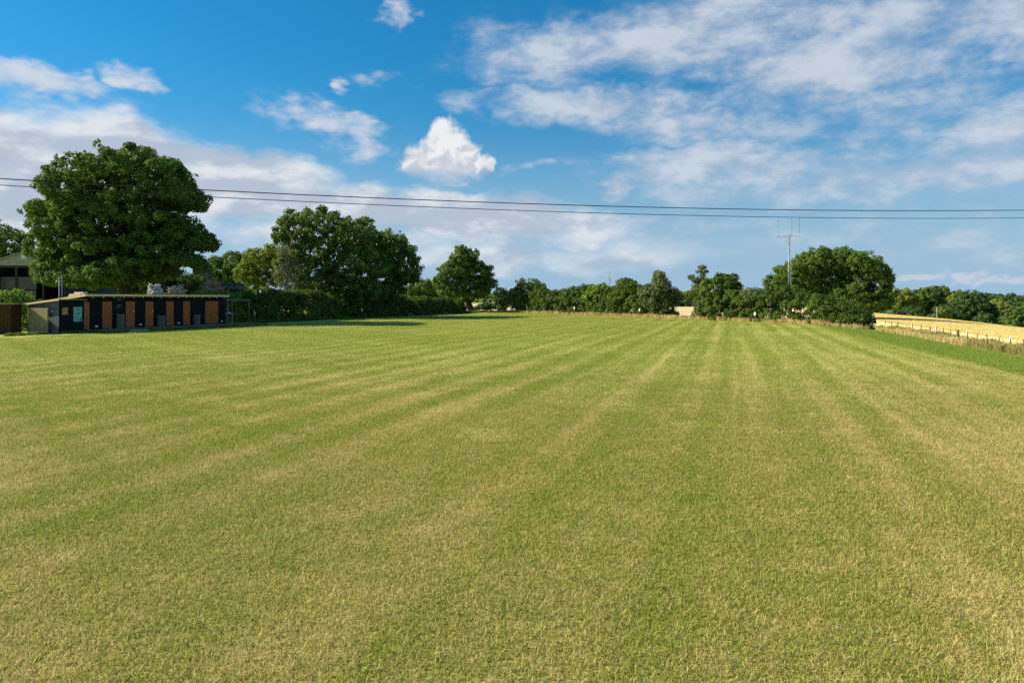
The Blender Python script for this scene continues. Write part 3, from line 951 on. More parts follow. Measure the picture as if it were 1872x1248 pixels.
tree("sallow_tree", 524, 92, [(520, 462, 18, 26), (530, 490, 26, 26), (545, 515, 26, 22), (512, 505, 16, 24)],
     "thin grey-green sallow with bare pale branches before the broad dark oak", M['dull'], seed=24, clump=0.6, per=26, size=0.18, trunk_r=0.14, bark='bark_grey', limbs=22, inner=0.05, dens=0.7)
tree("maple_tree", 862, 136, [
    (848, 476, 30, 30), (836, 500, 40, 28), (872, 500, 32, 28), (812, 518, 28, 24), (850, 520, 52, 24), (886, 520, 24, 22), (835, 536, 36, 14), (872, 535, 30, 14)],
     "cone-shaped tree standing alone with a bare leaning trunk at the far left corner", M['oak2'], seed=27, clump=0.85, per=85, size=0.34, trunk_r=0.55, fork=0.30, lean=(-1.2, 0), low=-0.3)
tree("field_tree", 772, 158, [(776, 524, 22, 16), (795, 530, 22, 14), (755, 530, 24, 12), (775, 545, 36, 14)],
     "low distant tree between the lit oak and the cone-shaped tree", M['bush'], seed=29, clump=0.9, per=55, size=0.4, trunk_r=0.22, limbs=5)

# ---- far hedge bushes
def on_hedge(px, back=0.0):
    k = (px - 936) / FPX
    ys = np.linspace(60, 146, 2000)
    return float(ys[np.argmin(np.abs(hedge_x(ys) - k * ys))]) + back


for (nm, bx, lst, lab, mt, sd, cl, pr, sz, back) in [
    ("hawthorn_bush", 968, [(968, 530, 34, 24), (985, 540, 26, 20), (945, 540, 22, 20), (970, 552, 42, 18)],
     "domed hawthorn bush in the far hedge, right of the cone-shaped tree", 'bush', 31, .6, 60, .26, 1.5),
    ("thorn_bush", 886, [(888, 560, 17, 8), (872, 563, 9, 5), (902, 560, 10, 8)], "low dark thorn bush under the right side of the cone-shaped tree", 'wood_dark', 32, .45, 60, .22, 3.5),
    ("elder_bush", 916, [(915, 542, 17, 20), (918, 556, 18, 15)],
     "narrow dark bush between the cone-shaped tree and the domed hawthorn", 'wood_dark', 33, .55, 60, .26, 1.5),
    ("hawthorn_bush", 1098, [(1098, 534, 26, 18), (1120, 538, 24, 18), (1085, 545, 22, 18)],
     "low yellow-green bush in the far hedge under two thin bare twigs", 'hedge_bright', 35, .55, 56, .24, 1.5),
    ("hawthorn_bush", 1148, [(1148, 530, 28, 20), (1165, 540, 22, 20), (1140, 548, 36, 20)],
     "rounded olive bush in the far hedge left of the pointed ash", 'bush', 37, .55, 60, .24, 1.5),
    ("ash_tree", 1207, [(1205, 505, 13, 15), (1207, 522, 22, 18), (1190, 535, 22, 18), (1225, 538, 24, 16), (1205, 550, 40, 20), (1238, 545, 12, 12)],
     "small pointed ash at the left side of the hedge gap", 'dull', 39, .5, 46, .2, 1.0),
    ("hazel_bush", 1318, [(1322, 518, 30, 22), (1300, 528, 28, 24), (1342, 530, 20, 22), (1318, 550, 46, 24), (1295, 560, 26, 20)],
     "bushy hazel at the right side of the hedge gap", 'bush', 41, .5, 66, .19, 1.0),
    ("elder_bush", 1282, [(1283, 489, 8, 6), (1278, 496, 5, 5), (1289, 497, 5, 5), (1284, 503, 6, 6), (1264, 507, 7, 7), (1272, 512, 9, 8), (1284, 513, 10, 9), (1290, 524, 14, 13), (1276, 528, 14, 13)],
     "wispy silver-leaved sapling poking above the hazel at the gap", 'dull', 43, .26, 30, .13, 1.8),
    ("elder_bush", 1385, [(1372, 538, 24, 14), (1400, 540, 24, 16), (1385, 552, 40, 16)],
     "low grey-green elder between the hazel and the tree under the mast", 'dull', 45, .45, 46, .18, 0.8),
]:
    tree(nm, bx, on_hedge(bx, back), lst, lab, M[mt], 'bush' if 'bush' in nm else 'tree', seed=sd, clump=cl, per=pr, size=sz, trunk_r=0.1, limbs=10, fork=0.3,
         low=-0.9, bark='bark_grey' if mt == 'dull' else 'bark')
tree("sycamore_tree", 1500, 86, [
    (1498, 480, 44, 30), (1455, 505, 40, 32), (1425, 520, 28, 26), (1540, 478, 46, 30), (1500, 515, 66, 34), (1450, 535, 46, 26), (1440, 490, 14, 12)],
     "wide green sycamore directly behind the lattice radio mast", M['syc'], seed=51, clump=0.55, per=80, size=0.19, trunk_r=0.4, limbs=10)
tree("sycamore_tree", 1585, 82, [
    (1570, 490, 42, 34), (1600, 505, 32, 34), (1580, 525, 52, 36), (1612, 540, 26, 26), (1545, 540, 40, 30), (1590, 555, 42, 20)],
     "dense round sycamore at the right end of the far hedge beside the wheat", M['syc'], seed=54, clump=0.55, per=84, size=0.19, trunk_r=0.38, limbs=8)
# distant trees seen over the hedge
for (px, D, lst, lab, mt, sd) in [
    (1142, 205, [(1142, 516, 20, 11), (1150, 526, 28, 14), (1130, 535, 28, 14)], "dark distant round tree peeping over the olive bush", 'wood_dark', 61),
    (1080, 190, [(1080, 527, 11, 9), (1075, 540, 18, 12)], "small distant tree peeping over the hedge left of the two bare twigs", 'wood_mid', 62),
    (1258, 300, [(1255, 540, 24, 10), (1275, 543, 24, 9), (1235, 543, 20, 9)], "distant grey-green tree seen through the hedge gap", 'wood_mid', 63)]:
    tree("far_tree", px, D, lst, lab, M[mt], seed=sd, clump=1.1, per=50, size=0.5, trunk_r=0.3, limbs=4)

# ---- hedges
SU = Vector((0.316, 0.949, 0)); SN = Vector((0.949, -0.316, 0))       # along the washroom block, and out towards the field
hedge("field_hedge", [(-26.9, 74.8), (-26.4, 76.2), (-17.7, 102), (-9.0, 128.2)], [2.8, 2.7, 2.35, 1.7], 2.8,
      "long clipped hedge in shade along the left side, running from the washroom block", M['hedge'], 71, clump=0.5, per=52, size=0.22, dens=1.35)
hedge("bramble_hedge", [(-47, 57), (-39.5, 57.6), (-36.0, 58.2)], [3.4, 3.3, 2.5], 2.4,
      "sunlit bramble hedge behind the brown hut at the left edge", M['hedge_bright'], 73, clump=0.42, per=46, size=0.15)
hedge("bramble_hedge", [(-29.2, 68.6), (-27.5, 73.4), (-26.1, 77.7)], [2.8, 2.85, 2.9], 1.5,
      "sunlit bramble hedge top showing above the roof below the brushwood heap", M['hedge_bright'], 74, clump=0.42, per=46, size=0.15)
hedge("field_hedge", [(1.0, 136.5), (8.0, 122), (14.0, 109.5), (20.2, 96.4)], [3.0, 3.5, 3.6, 3.3], 3.0,
      "far field hedge between the domed hawthorn and the gap", M['hedge'], 75, clump=0.5, per=46, size=0.22)
hedge("field_hedge", [(22.4, 90.0), (26.5, 79.5), (29.6, 72.2), (31.4, 67.0)], [2.9, 3.0, 2.6, 1.5], 3.0,
      "far field hedge right of the gap running to the wheat", M['hedge'], 77, clump=0.42, per=50, size=0.17)
hedge("field_hedge", [at(985, 226)[:2], at(1150, 228)[:2], at(1420, 224)[:2]], 1.5, 1.6,
      "thin distant hedge crossing the stubble behind the gap", M['wood_dark'], 79, clump=0.5, per=16, size=0.4, stems=False)

# ---- woods in the dip on the right
woods = []
def wood_tree(px, py, rpx, D, mt, lab, sd):
    r = rpx
    lst = [(px, py + r * .55, r * .62, r * .55), (px - r * .5, py + r * .95, r * .55, r * .5), (px + r * .5, py + r * .9, r * .55, r * .5), (px, py + r * 1.35, r * .95, r * .7),
           (px + r * .1, py + r * 2.0, r * .8, r * .5)]
    o = tree("wood_tree", px, D, lst, lab, M[mt], 'tree', "woodland trees beyond the wheat", seed=sd, clump=1.05, per=60, size=0.46, trunk_r=0.35, limbs=4, low=-0.9)
    return o


for a in [
    (1650, 524, 34, 222, 'wood_yel', "yellow-green woodland tree just right of the dense round sycamore", 81),
    (1690, 523, 40, 232, 'wood_mid', "woodland tree right of the yellow-green one beyond the wheat", 82),
    (1716, 519, 34, 246, 'wood_mid', "tallest woodland tree on the skyline beyond the wheat", 83),
    (1752, 529, 26, 240, 'wood_yel', "pale yellowish woodland tree right of the tallest one", 84),
    (1772, 529, 50, 206, 'wood_dark', "large dark round woodland tree closest to the wheat", 85),
    (1672, 556, 34, 198, 'wood_dark', "low dark woodland tree under the yellow-green one", 86),
    (1722, 556, 26, 192, 'wood_mid', "low woodland tree left of the large dark round one", 87),
    (1822, 543, 34, 214, 'wood_yel', "yellowish woodland tree right of the large dark round one", 88),
    (1855, 560, 40, 196, 'wood_mid', "mid green woodland tree at the right edge by the wheat", 89),
    (1885, 548, 36, 215, 'wood_mid', "tall woodland tree cut by the right edge of the picture", 90),
    (1800, 568, 28, 190, 'wood_dark', "low dark woodland tree between large round tree and right edge", 91),
    (1632, 560, 26, 200, 'wood_mid', "low woodland bush beside the dense round sycamore", 92),
    (1912, 568, 36, 186, 'wood_mid', "woodland tree outside the right edge", 93)][:12]:
    wood_tree(*a)

# ---- far woods on the skyline: one mass
def far_mass(name, rows, label, mat, seed):
    rng = np.random.default_rng(seed)
    lob = []
    for (px0, px1, D, ytop, var, rpx) in rows:
        px = px0
        while px < px1:
            top = ytop + rng.normal() * var
            r = rpx * (0.7 + 0.6 * rng.random())
            Dd = D * (1 + 0.06 * rng.normal())
            s = Dd / FPX
            x = (px - 936) * s; zt = CAMH + (HZ - top) * s
            rr = r * s
            lob.append((x, Dd, zt - rr * 0.8, rr, rr, rr * 0.85))
            lob.append((x + rr * .3, Dd, zt - rr * 2.0, rr * 1.1, rr, rr * 1.1))
            px += r * 1.15
    lob = np.array(lob)
    o0 = np.array([lob[:, 0].mean(), lob[:, 1].mean(), 0])
    me, _ = crown_mesh("far_mass", lob - np.array([*o0, 0, 0, 0]), 1.5, 26, 1.0, seed, 0.9, 0.1, low=-0.9)
    NLEAF[0] += len(me.polygons)
    o = link(name, me, mat); o.location = o0
    return tag(o, label, 'wood', kind='stuff')


far_mass("far_wood", [(700, 1320, 430, 533, 1.6, 13), (960, 1300, 360, 541, 1.5, 12)], "distant wood along the skyline behind the far hedge", M['wood_mid'], 95)
far_mass("far_wood", [(1600, 2050, 420, 534, 2.2, 15), (1740, 2100, 330, 541, 2.0, 15)], "distant wooded hillside at the right skyline", M['wood_dark'], 96)
far_mass("far_wood", [(-260, 420, 260, 505, 5, 26), (300, 820, 300, 528, 3, 18)], "distant wood behind the barn and the left trees", M['wood_mid'], 97)

# bare twigs standing out of the far hedge
for (px, y0, y1, lab) in [(1106, 545, 518, "left of two bare dead twigs above the far hedge"), (1114, 545, 497, "taller bare dead twig above the far hedge")]:
    D = on_hedge(px, 1.0)
    a = at(px, D, y0); b = at(px, D, y1)
    h = b.z
    r = MB().tube([(0, 0, 0), (0.05, 0, h * .5), (0.0, 0, h)], [0.05, 0.035, 0.015], 5)
    r.tube([(0.04, 0, h * .7), (0.25, 0, h * .85)], [0.02, 0.01], 4).tube([(0.03, 0, h * .78), (-0.2, 0, h * .92)], [0.02, 0.01], 4)
    o = r.build("dead_twig", M['bark_grey'], None, True); o.location = (a.x, a.y, 0)
    tag(o, lab, 'twig')

# ---------------------------------------------------------------- tall dry grass on the margins
def tall_tufts(name, n, h, wd, seed, mat, heads=True):
    src = []
    for k in range(5):
        g = np.random.default_rng(seed + k)
        V, F, Rn = [], [], []
        for i in range(n):
            r = g.random() * 0.22; th = g.random() * 6.283
            bx, by = r * math.cos(th), r * math.sin(th)
            hh = h * (0.5 + 0.6 * g.random()); la = g.random() * 6.283; ln = hh * 0.28 * g.random()
            ang = g.random() * 6.283; dx, dy = math.cos(ang) * wd, math.sin(ang) * wd
            tx, ty = bx + math.cos(la) * ln, by + math.sin(la) * ln
            mx_, my_ = bx + math.cos(la) * ln * .3, by + math.sin(la) * ln * .3
            b = len(V); hw = 2.0 if (heads and g.random() < .5) else 0.8
            V += [(bx - dx, by - dy, -.02), (bx + dx, by + dy, -.02), (mx_ + dx * .8, my_ + dy * .8, hh * .6), (mx_ - dx * .8, my_ - dy * .8, hh * .6),
                  (tx + dx * hw, ty + dy * hw, hh * .88), (tx - dx * hw, ty - dy * hw, hh * .88), (tx, ty, hh)]
            F += [(b, b + 1, b + 2), (b, b + 2, b + 3), (b + 3, b + 2, b + 4), (b + 3, b + 4, b + 5), (b + 5, b + 4, b + 6)]
            Rn += [g.random()] * 7
        me = np_mesh(name + "_tuft", V, F, {'rnd': ('POINT', Rn)})
        me.materials.append(mat)
        src.append(bpy.data.objects.new(name + "_tuft", me))
    return src


def along(pts, n, spread, seed, side=0.0):
    g = np.random.default_rng(seed)
    P0 = np.array(pts, float); seg = np.linalg.norm(np.diff(P0, axis=0), axis=1); cum = np.concatenate([[0], np.cumsum(seg)])
    s = g.random(n) * cum[-1]
    ki = np.clip(np.searchsorted(cum, s) - 1, 0, len(seg) - 1)
    dr = np.diff(P0, axis=0)[ki] / seg[ki][:, None]
    nr = np.stack([dr[:, 1], -dr[:, 0]], -1)
    o = side + g.uniform(-spread, spread, n)
    x = np.interp(s, cum, P0[:, 0]) + nr[:, 0] * o; y = np.interp(s, cum, P0[:, 1]) + nr[:, 1] * o
    clumpy = 0.55 + 0.45 * (np.sin(s * 1.3) * .5 + np.sin(s * .47 + 1) * .5)
    return np.stack([x, y, gz_np(x, y)], -1), g.uniform(0, 6.28, n), g.integers(0, 5, n), (0.65 + 0.5 * g.random(n)) * (0.7 + 0.4 * clumpy)


p, r_, i_, s_ = along([(-8.5, 131), (-2.6, 137.5), (6.3, 121.5), (12.4, 108.6), (18.6, 95.6), (21.0, 90.0), (25.0, 79.2), (28.2, 71.8), (30.2, 65.5)], 1300, 0.7, 7)
scatter("verge_grass", tall_tufts("verge", 20, 0.46, 0.008, 40, M['dry']), p, r_, i_, s_, "tall dry straw-coloured grass at the foot of the far hedge")
F0 = FA - FU * 38; F1 = FA + FU * 30.5
p, r_, i_, s_ = along([tuple(F0), tuple(F1)], 2000, 0.8, 9, 0.1)
scatter("fence_grass", tall_tufts("rank", 24, 0.42, 0.006, 50, M['rank']), p, r_, i_, s_, "rank brown and green grass along the right wire fence")
p, r_, i_, s_ = along([tuple(FA + FU * 6), tuple(F1)], 600, 1.2, 19, 0.0)
scatter("fence_straw", tall_tufts("straw", 20, 0.38, 0.009, 60, M['dry']), p, r_, i_, s_, "dry straw-coloured grass where the fence meets the far hedge")
p, r_, i_, s_ = along([(-25.6, 74.2), (-24.9, 76.2), (-16.3, 102), (-9.3, 123.4), (-5.6, 130)], 900, 0.35, 29, 0.0)
scatter("hedge_weeds", tall_tufts("weed", 22, 0.42, 0.012, 80, M['weed'], False), p, r_, i_, s_, "green weeds and long grass along the foot of the shaded left hedge")
bs_ = [tuple((-30.2 + .316 * q + .949 * o_, 54 + .949 * q - .316 * o_)) for q, o_ in ((-6.5, .2), (-2.6, .3), (-.3, .35), (-.1, 1.55), (6, 1.6), (18.2, 1.55), (19.5, .6))]
p, r_, i_, s_ = along(bs_, 420, 0.16, 33, 0.0)
scatter("wall_weeds", tall_tufts("wallweed", 18, 0.22, 0.008, 95, M['weed'], False), p, r_, i_, s_, "uncut grass and weeds along the foot of the washroom block")
gs_ = np.random.default_rng(77)
ns_ = 900
ys_ = 3.5 + 30 * gs_.random(ns_); xs_ = (gs_.random(ns_) * 2 - 1) * (0.72 * ys_ + 1)
scatter("stray_grass", tall_tufts("stray", 16, 0.10, 0.0028, 90, M['blade'], False), np.stack([xs_, ys_, gz_np(xs_, ys_)], -1), gs_.uniform(0, 6.28, ns_), gs_.integers(0, 5, ns_),
        0.35 + 0.55 * gs_.random(ns_), "stray longer tufts missed by the mower in the near field")
# ears standing out of the wheat
g_ = np.random.default_rng(8)
sw = g_.uniform(-30, 95, 30000); ww = 1.3 + 30 * g_.random(30000) ** 1.3
xw = FA[0] + FU[0] * sw + FN[0] * ww; yw = FA[1] + FU[1] * sw + FN[1] * ww
scatter("wheat_ears", tall_tufts("ear", 22, 0.11, 0.006, 70, M['ear']), np.stack([xw, yw, gz_np(xw, yw) + 0.50], -1), g_.uniform(0, 6.28, 30000), g_.integers(0, 5, 30000),
        0.7 + 0.4 * g_.random(30000), "ripe golden wheat ears of the right-hand field", 'wheat')

# ---------------------------------------------------------------- washroom block
BLK = empty("washroom_block", (-30.2, 54.0, 0), math.atan2(0.949, 0.316))      # local x runs along the front, local -y faces the field
tag(BLK, "long low black washroom block with orange doors under a flat pine-edged roof", 'shed')
ZD = 0.20          # deck level
DOORS = [(-0.28, 0.20), (1.28, 2.16), (3.42, 4.31), (5.33, 6.18), (7.50, 8.34), (9.38, 10.20), (12.0, 13.66)]
HD = 2.0
x_prev = -0.30
L0, L1, DEP = -0.30, 14.6, 2.6
# front wall panels between the doors, header above
edges = []
for (a, b) in DOORS:
    if a > x_prev + 0.02: edges.append((x_prev, a))
    x_prev = b
edges.append((x_prev, L1))
for (a, b) in edges:
    MB().box(a, b, 0.0, 0.06, 0.02, ZD + HD + 0.02).build("wall_panel", M['black'], BLK)
MB().box(L0, L1, 0.004, 0.058, ZD + HD + 0.023, 2.585).build("header_panel", M['black'], BLK)
MB().add([(L1, 0.062, 0), (L1, DEP, 0), (L1, DEP, 2.20), (L1, 0.062, 2.585), (L1 - .05, 0.062, 0), (L1 - .05, DEP, 0), (L1 - .05, DEP, 2.20), (L1 - .05, 0.062, 2.585)],
         [(0, 1, 2, 3), (7, 6, 5, 4), (0, 3, 7, 4), (3, 2, 6, 7), (2, 1, 5, 6), (1, 0, 4, 5)]).build("end_wall", M['black'], BLK)
MB().box(L0, L1 - .06, DEP - .05, DEP, 0.0, 2.19).build("rear_wall", M['black'], BLK)
MB().hexa([(L0, .07, 0), (L0 + .05, .07, 0), (L0 + .05, DEP - .06, 0), (L0, DEP - .06, 0)],
          [(L0, .07, 2.57), (L0 + .05, .07, 2.57), (L0 + .05, DEP - .06, 2.21), (L0, DEP - .06, 2.21)]).build("end_wall", M['black'], BLK)
for di, (a, b) in enumerate(DOORS):
    leaves = [(a, b)] if b - a < 1.2 else [(a, (a + b) / 2), ((a + b) / 2, b)]
    for li, (p0, p1) in enumerate(leaves):
        d = MB()
        n = max(2, round((p1 - p0) / 0.17))
        for k in range(n):
            q0 = p0 + 0.012 + (p1 - p0 - 0.024) * k / n; q1 = p0 + 0.012 + (p1 - p0 - 0.024) * (k + 1) / n
            d.box(q0 + .004, q1 - .004, 0.012, 0.045, ZD + 0.02, ZD + HD - 0.005)
        d.box(p0 + .012, p1 - .012, 0.046, 0.058, ZD + 0.02, ZD + HD - 0.005)
        dd = d.build("door", M['door'], BLK)
        for zz in (ZD + 0.28, ZD + HD - 0.26):
            MB().box(p0 + .02, p0 + .02 + min(.5, (p1 - p0) * .6), 0.002, 0.0105, zz, zz + 0.05).build("hinge", M['antenna'], dd)
        if di in (2, 3):
            MB().box(p1 - .20, p1 - .06, -0.012, 0.0105, ZD + 1.20, ZD + 1.27).build("door_sign", M['white'], dd)
        MB().box(p1 - .12, p1 - .08, -0.03, 0.0105, ZD + 1.0, ZD + 1.10).build("handle", M['antenna'], dd)
# roof: mono-pitch, high at the front
def slab(mb, x0, x1, y0, z0, y1, z1, th):
    return mb.hexa([(x0, y0, z0), (x1, y0, z0), (x1, y1, z1), (x0, y1, z1)], [(x0, y0, z0 + th), (x1, y0, z0 + th), (x1, y1, z1 + th), (x0, y1, z1 + th)])
rf = slab(MB(), L0 - .25, L1 - .08, -0.42, 2.60, DEP + .15, 2.19, 0.10).build("roof", M['moss'], BLK)
slab(MB(), L0 - .252, L1 - .078, -0.46, 2.57, -0.423, 2.566, 0.155).build("fascia_board", M['pine'], rf)
slab(MB(), L0 - .29, L0 - .253, -0.46, 2.575, DEP + .15, 2.165, 0.17).build("fascia_board", M['pine'], rf)
slab(MB(), L1 - .077, L1 - .04, -0.46, 2.575, DEP + .15, 2.165, 0.17).build("fascia_board", M['pine'], rf)
# deck of boards, with a step
for k in range(8):
    MB().box(-0.1, 18.0, -1.34 + k * 0.165, -1.34 + k * 0.165 + 0.155, ZD - 0.045, ZD - 0.004 * (k % 2)).build("deck_board", M['deck'], BLK)
MB().box(-0.08, 17.98, -1.375, -1.343, 0.0, ZD - 0.01).build("deck_skirt", M['deck'], BLK)
MB().box(2.0, 3.6, -1.95, -1.40, 0.0, 0.10).box(2.05, 3.55, -1.94, -1.41, 0.10, 0.112).build("deck_step", M['pale'], BLK)
# slatted racks standing against the wall (shelves)
for (a, b, z0, n, lab) in [(2.50, 3.02, 0.0, 5, "pale slatted rack against the black wall between the second and third doors"),
                           (6.50, 7.08, 0.0, 4, "pale slatted rack against the black wall between the fourth and fifth doors"),
                           (10.50, 11.05, 0.0, 4, "pale slatted rack against the black wall just left of the double door")]:
    o = empty("slatted_rack", BLK.matrix_basis @ Vector(((a + b) / 2, -0.16, ZD + .001)), BLK.rotation_euler[2])
    tag(o, lab, 'rack', "slatted racks along the washroom wall")
    hw = (b - a) / 2
    for k in range(n):
        MB().box(-hw, hw, -.14, -.11, .05 + k * .21, .05 + k * .21 + .12).build("slat", M['rack'], o)
    for sx in (-hw + .02, hw - .06):
        MB().box(sx, sx + .04, -.108, .13, 0, .05 + n * .21).build("upright", M['frame'], o)
# louvre slats high on the wall between doors two and three
lv = empty("louvre_vent", BLK.matrix_basis @ Vector((2.76, -0.02, ZD + 1.62)), BLK.rotation_euler[2])
tag(lv, "pale slatted louvre high on the black wall above the first rack", 'vent')
for k, (wd_, zz) in enumerate([(.22, -.10), (.20, 0.0), (.22, .09), (.16, .42), (.20, .52), (.22, .62)]):
    MB().box(-wd_, wd_, -.02, .016, zz, zz + .035).build("slat", M['rack'], lv)
# low white wall vents
for (x, lab) in [(0.75, "white wall vent between the first and second doors"), (4.80, "white wall vent between the third and fourth doors"),
                 (8.85, "white wall vent between the fifth and sixth doors"), (14.05, "white wall vent right of the double door")]:
    o = empty("wall_vent", BLK.matrix_basis @ Vector((x, -0.001, ZD + .17)), BLK.rotation_euler[2])
    tag(o, lab, 'vent', "white vents low on the washroom wall")
    MB().box(-.12, .12, -.05, 0, 0, .10).build("hood", M['white'], o)
    MB().box(-.10, .10, -.042, 0, -.025, -.002).build("grille", M['antenna'], o)
# festoon lights under the eave
fs = empty("festoon_lights", BLK.matrix_basis @ Vector((0, -0.40, 2.52)), BLK.rotation_euler[2])
tag(fs, "string of small white festoon bulbs hung under the pine-edged eave", 'lights')
cb = MB()
for k in range(16):
    x0 = 0.1 + k * .92; x1 = x0 + .92
    cb.tube([(x0, 0, 0.03), ((x0 + x1) / 2, 0, -.02), (x1, 0, 0.03)], .006, 4)
    s = .035
    b = MB().tube([(0, 0, -.10), (0, 0, -.08), (0, 0, -.05), (0, 0, -.025), (0, 0, -.004)], [.012, .034, .04, .026, .012], 8).build("bulb", M['bulb'], fs, True)
    b.location = (x0, 0, 0.02)
cb.build("cord", M['cable'], fs)

# ---- near store: the lower bay at the left end of the block
ST = empty("store_shed", BLK.matrix_basis @ Vector((-2.30, -0.05, 0)), BLK.rotation_euler[2])
tag(ST, "low store shed with lit grey side wall and black front bearing the teal poster", 'shed')
MB().box(0, 1.98, 0, .06, 0, 2.28).build("front_wall", M['black'], ST)
MB().hexa([(0, .065, 0), (.05, .065, 0), (.05, 1.02, 0), (0, 1.02, 0)], [(0, .065, 2.27), (.05, .065, 2.27), (.05, 1.02, 2.17), (0, 1.02, 2.17)]).build("side_door", M['black_lit'], ST)
MB().box(-.05, -.003, .55, .75, 1.50, 1.57).build("door_handle", M['white'], ST)
MB().hexa([(0, 1.04, 0), (.05, 1.04, 0), (.05, 2.85, 0), (0, 2.85, 0)], [(0, 1.04, 2.165), (.05, 1.04, 2.165), (.05, 2.85, 1.965), (0, 2.85, 1.965)]).build("side_wall", M['black_lit'], ST)
MB().box(.06, 1.94, 2.80, 2.85, 0, 1.955).build("rear_wall", M['black'], ST)
r2 = slab(MB(), -.22, 1.99, -.22, 2.31, 3.0, 1.975, .06).build("roof", M['felt'], ST)
slab(MB(), -.26, -.223, -.24, 2.285, 3.0, 1.945, .13).build("fascia_board", M['pine'], r2)
slab(MB(), -.222, 1.99, -.26, 2.30, -.223, 2.296, .085).build("fascia_board", M['deck'], r2)
# plaque and poster hung on the store
pl = empty("wall_plaque", ST.matrix_basis @ Vector((.42, -.03, 1.55)), BLK.rotation_euler[2])
tag(pl, "small square wooden plaque on the black store front left of the poster", 'plaque')
for k in range(4): MB().box(-.22, .22, 0, .028, -.24 + k * .122, -.24 + k * .122 + .114).build("plank", M['plaque'], pl)
ps = empty("poster", ST.matrix_basis @ Vector((1.44, -.03, 1.30)), BLK.rotation_euler[2])
tag(ps, "teal information poster with dark lettering on the black store front", 'poster')
MB().box(-.34, .34, .0, .028, -.50, .52).build("board", M['teal'], ps)
ink = MB()
rp = random.Random(4)
def marks(z, x0, x1, h, w0, w1):
    x = x0
    while x < x1:
        w = rp.uniform(w0, w1)
        ink.box(x, min(x + w, x1), -.004, -.001, z, z + h * rp.uniform(.7, 1))
        x += w + w0 * .45
marks(.40, -.24, .14, .06, .04, .08); marks(.31, -.18, .26, .05, .03, .09); marks(.25, .08, .24, .04, .03, .05)
marks(.16, -.26, -.18, .05, .03, .05); marks(.10, .16, .29, .035, .02, .05); marks(-.02, -.28, -.18, .03, .02, .04)
for zz in (-.14, -.20, -.26, -.32): marks(zz, -.26, .08, .022, .02, .06)
ink.tube([(-.06, -.002, .16), (-.02, -.002, .05)], .03, 6).tube([(.04, -.002, .02), (.07, -.002, .12)], .035, 6).tube([(.18, -.002, -.42), (.26, -.002, -.30), (.27, -.002, -.24)], [.05, .06, .02], 6)
ink.build("lettering", M['tealdark'], ps)
mt_ = MB().box(-.28, .28, -.16, .16, 0, .05).box(-.25, .25, -.13, .13, .05, .056).build("door_mat", M['blue'], None)
mt_.location = ST.matrix_basis @ Vector((1.62, -.42, .01)); mt_.rotation_euler = (0, 0, BLK.rotation_euler[2])
tag(mt_, "blue and white mat lying on the grass below the poster", 'mat')

# ---- slatted timber screen in front of the store's side wall
SC = empty("slatted_screen", ST.matrix_basis @ Vector((-0.40, 0.62, 0)), BLK.rotation_euler[2])
tag(SC, "weathered yellow timber slat screen standing before the lit grey store wall", 'screen')
for k in range(15): MB().box(0, .022, 0, 1.78, .09 + k * .113, .09 + k * .113 + .096).build("slat", M['screen'], SC)
for yy in (0.0, .85, 1.72): MB().box(.0225, .08, yy, yy + .06, 0, 1.80).build("post", M['screen'], SC)
MB().box(-.012, -.001, 1.715, 1.80, 1.05, 1.80).build("corner_batten", M['pine'], SC)

# ---- timber offcuts lying on the roof
TM = empty("timber_stack", BLK.matrix_basis @ Vector((0.35, 1.35, 2.50)), BLK.rotation_euler[2] + 1.35)
tag(TM, "stack of pale sawn timber lying on the left end of the roof", 'timber')
rr = random.Random(2)
for k in range(10):
    lay = k // 4
    y0 = -.32 + (k % 4) * .16 + rr.uniform(-.02, .02); ln = rr.uniform(.8, 1.15) * (1 - .12 * lay)
    MB().box(-ln + rr.uniform(-.1, .1), ln * .6, y0, y0 + .14, .02 + lay * .125, .02 + lay * .125 + .11).build("plank", M['log'], TM)

# ---- open washing-up lean-to at the far end
WU = empty("wash_shelter", BLK.matrix_basis @ Vector((14.75, -0.05, ZD)), BLK.rotation_euler[2])
tag(WU, "open timber wash-up shelter frame at the far end of the block", 'shelter')
for (x, y) in [(0.04, 0), (1.05, 1.9), (3.05, 0), (0.04, 1.9), (3.05, 1.9)]:
    MB().box(x, x + .07, y, y + .07, -.15, 2.02).build("post", M['frame'], WU)
for y in (0, 1.9): MB().box(-.02, 3.2, y - .005, y + .075, 2.023, 2.10).build("beam", M['frame'], WU)
for x in (0.04, 1.55, 3.05): MB().box(x, x + .06, -.1, 2.1, 2.103, 2.16).build("rafter", M['frame'], WU)
sk = empty("sink_table", WU.matrix_basis @ Vector((.65, .55, -.001)), BLK.rotation_euler[2])
tag(sk, "wash-up sink table with white bowl under the open shelter", 'table')
for (x, y) in [(-.42, -.25), (.38, -.25), (-.42, .25), (.38, .25)]: MB().box(x, x + .05, y, y + .05, 0, .84).build("leg", M['pale'], sk)
MB().box(-.48, .48, -.3, .34, .842, .89).build("table_top", M['pale'], sk)
MB().box(-.30, .30, -.2, .22, .892, .97).box(-.36, .36, -.24, .26, .971, .985).build("sink_bowl", M['white'], sk)
MB().tube([(.30, .2, .985), (.30, .2, 1.22), (.30, .05, 1.25)], .025, 6).build("tap", M['white'], sk)
tb = empty("shelf_table", WU.matrix_basis @ Vector((2.1, .9, -.001)), BLK.rotation_euler[2])
tag(tb, "plain drying table right of the sink under the open shelter", 'table')
for x in (-.3, .3): MB().box(x, x + .06, -.03, .03, 0, .80).build("leg", M['frame'], tb)
MB().box(-.55, .6, -.28, .28, .802, .84).build("table_top", M['frame'], tb)

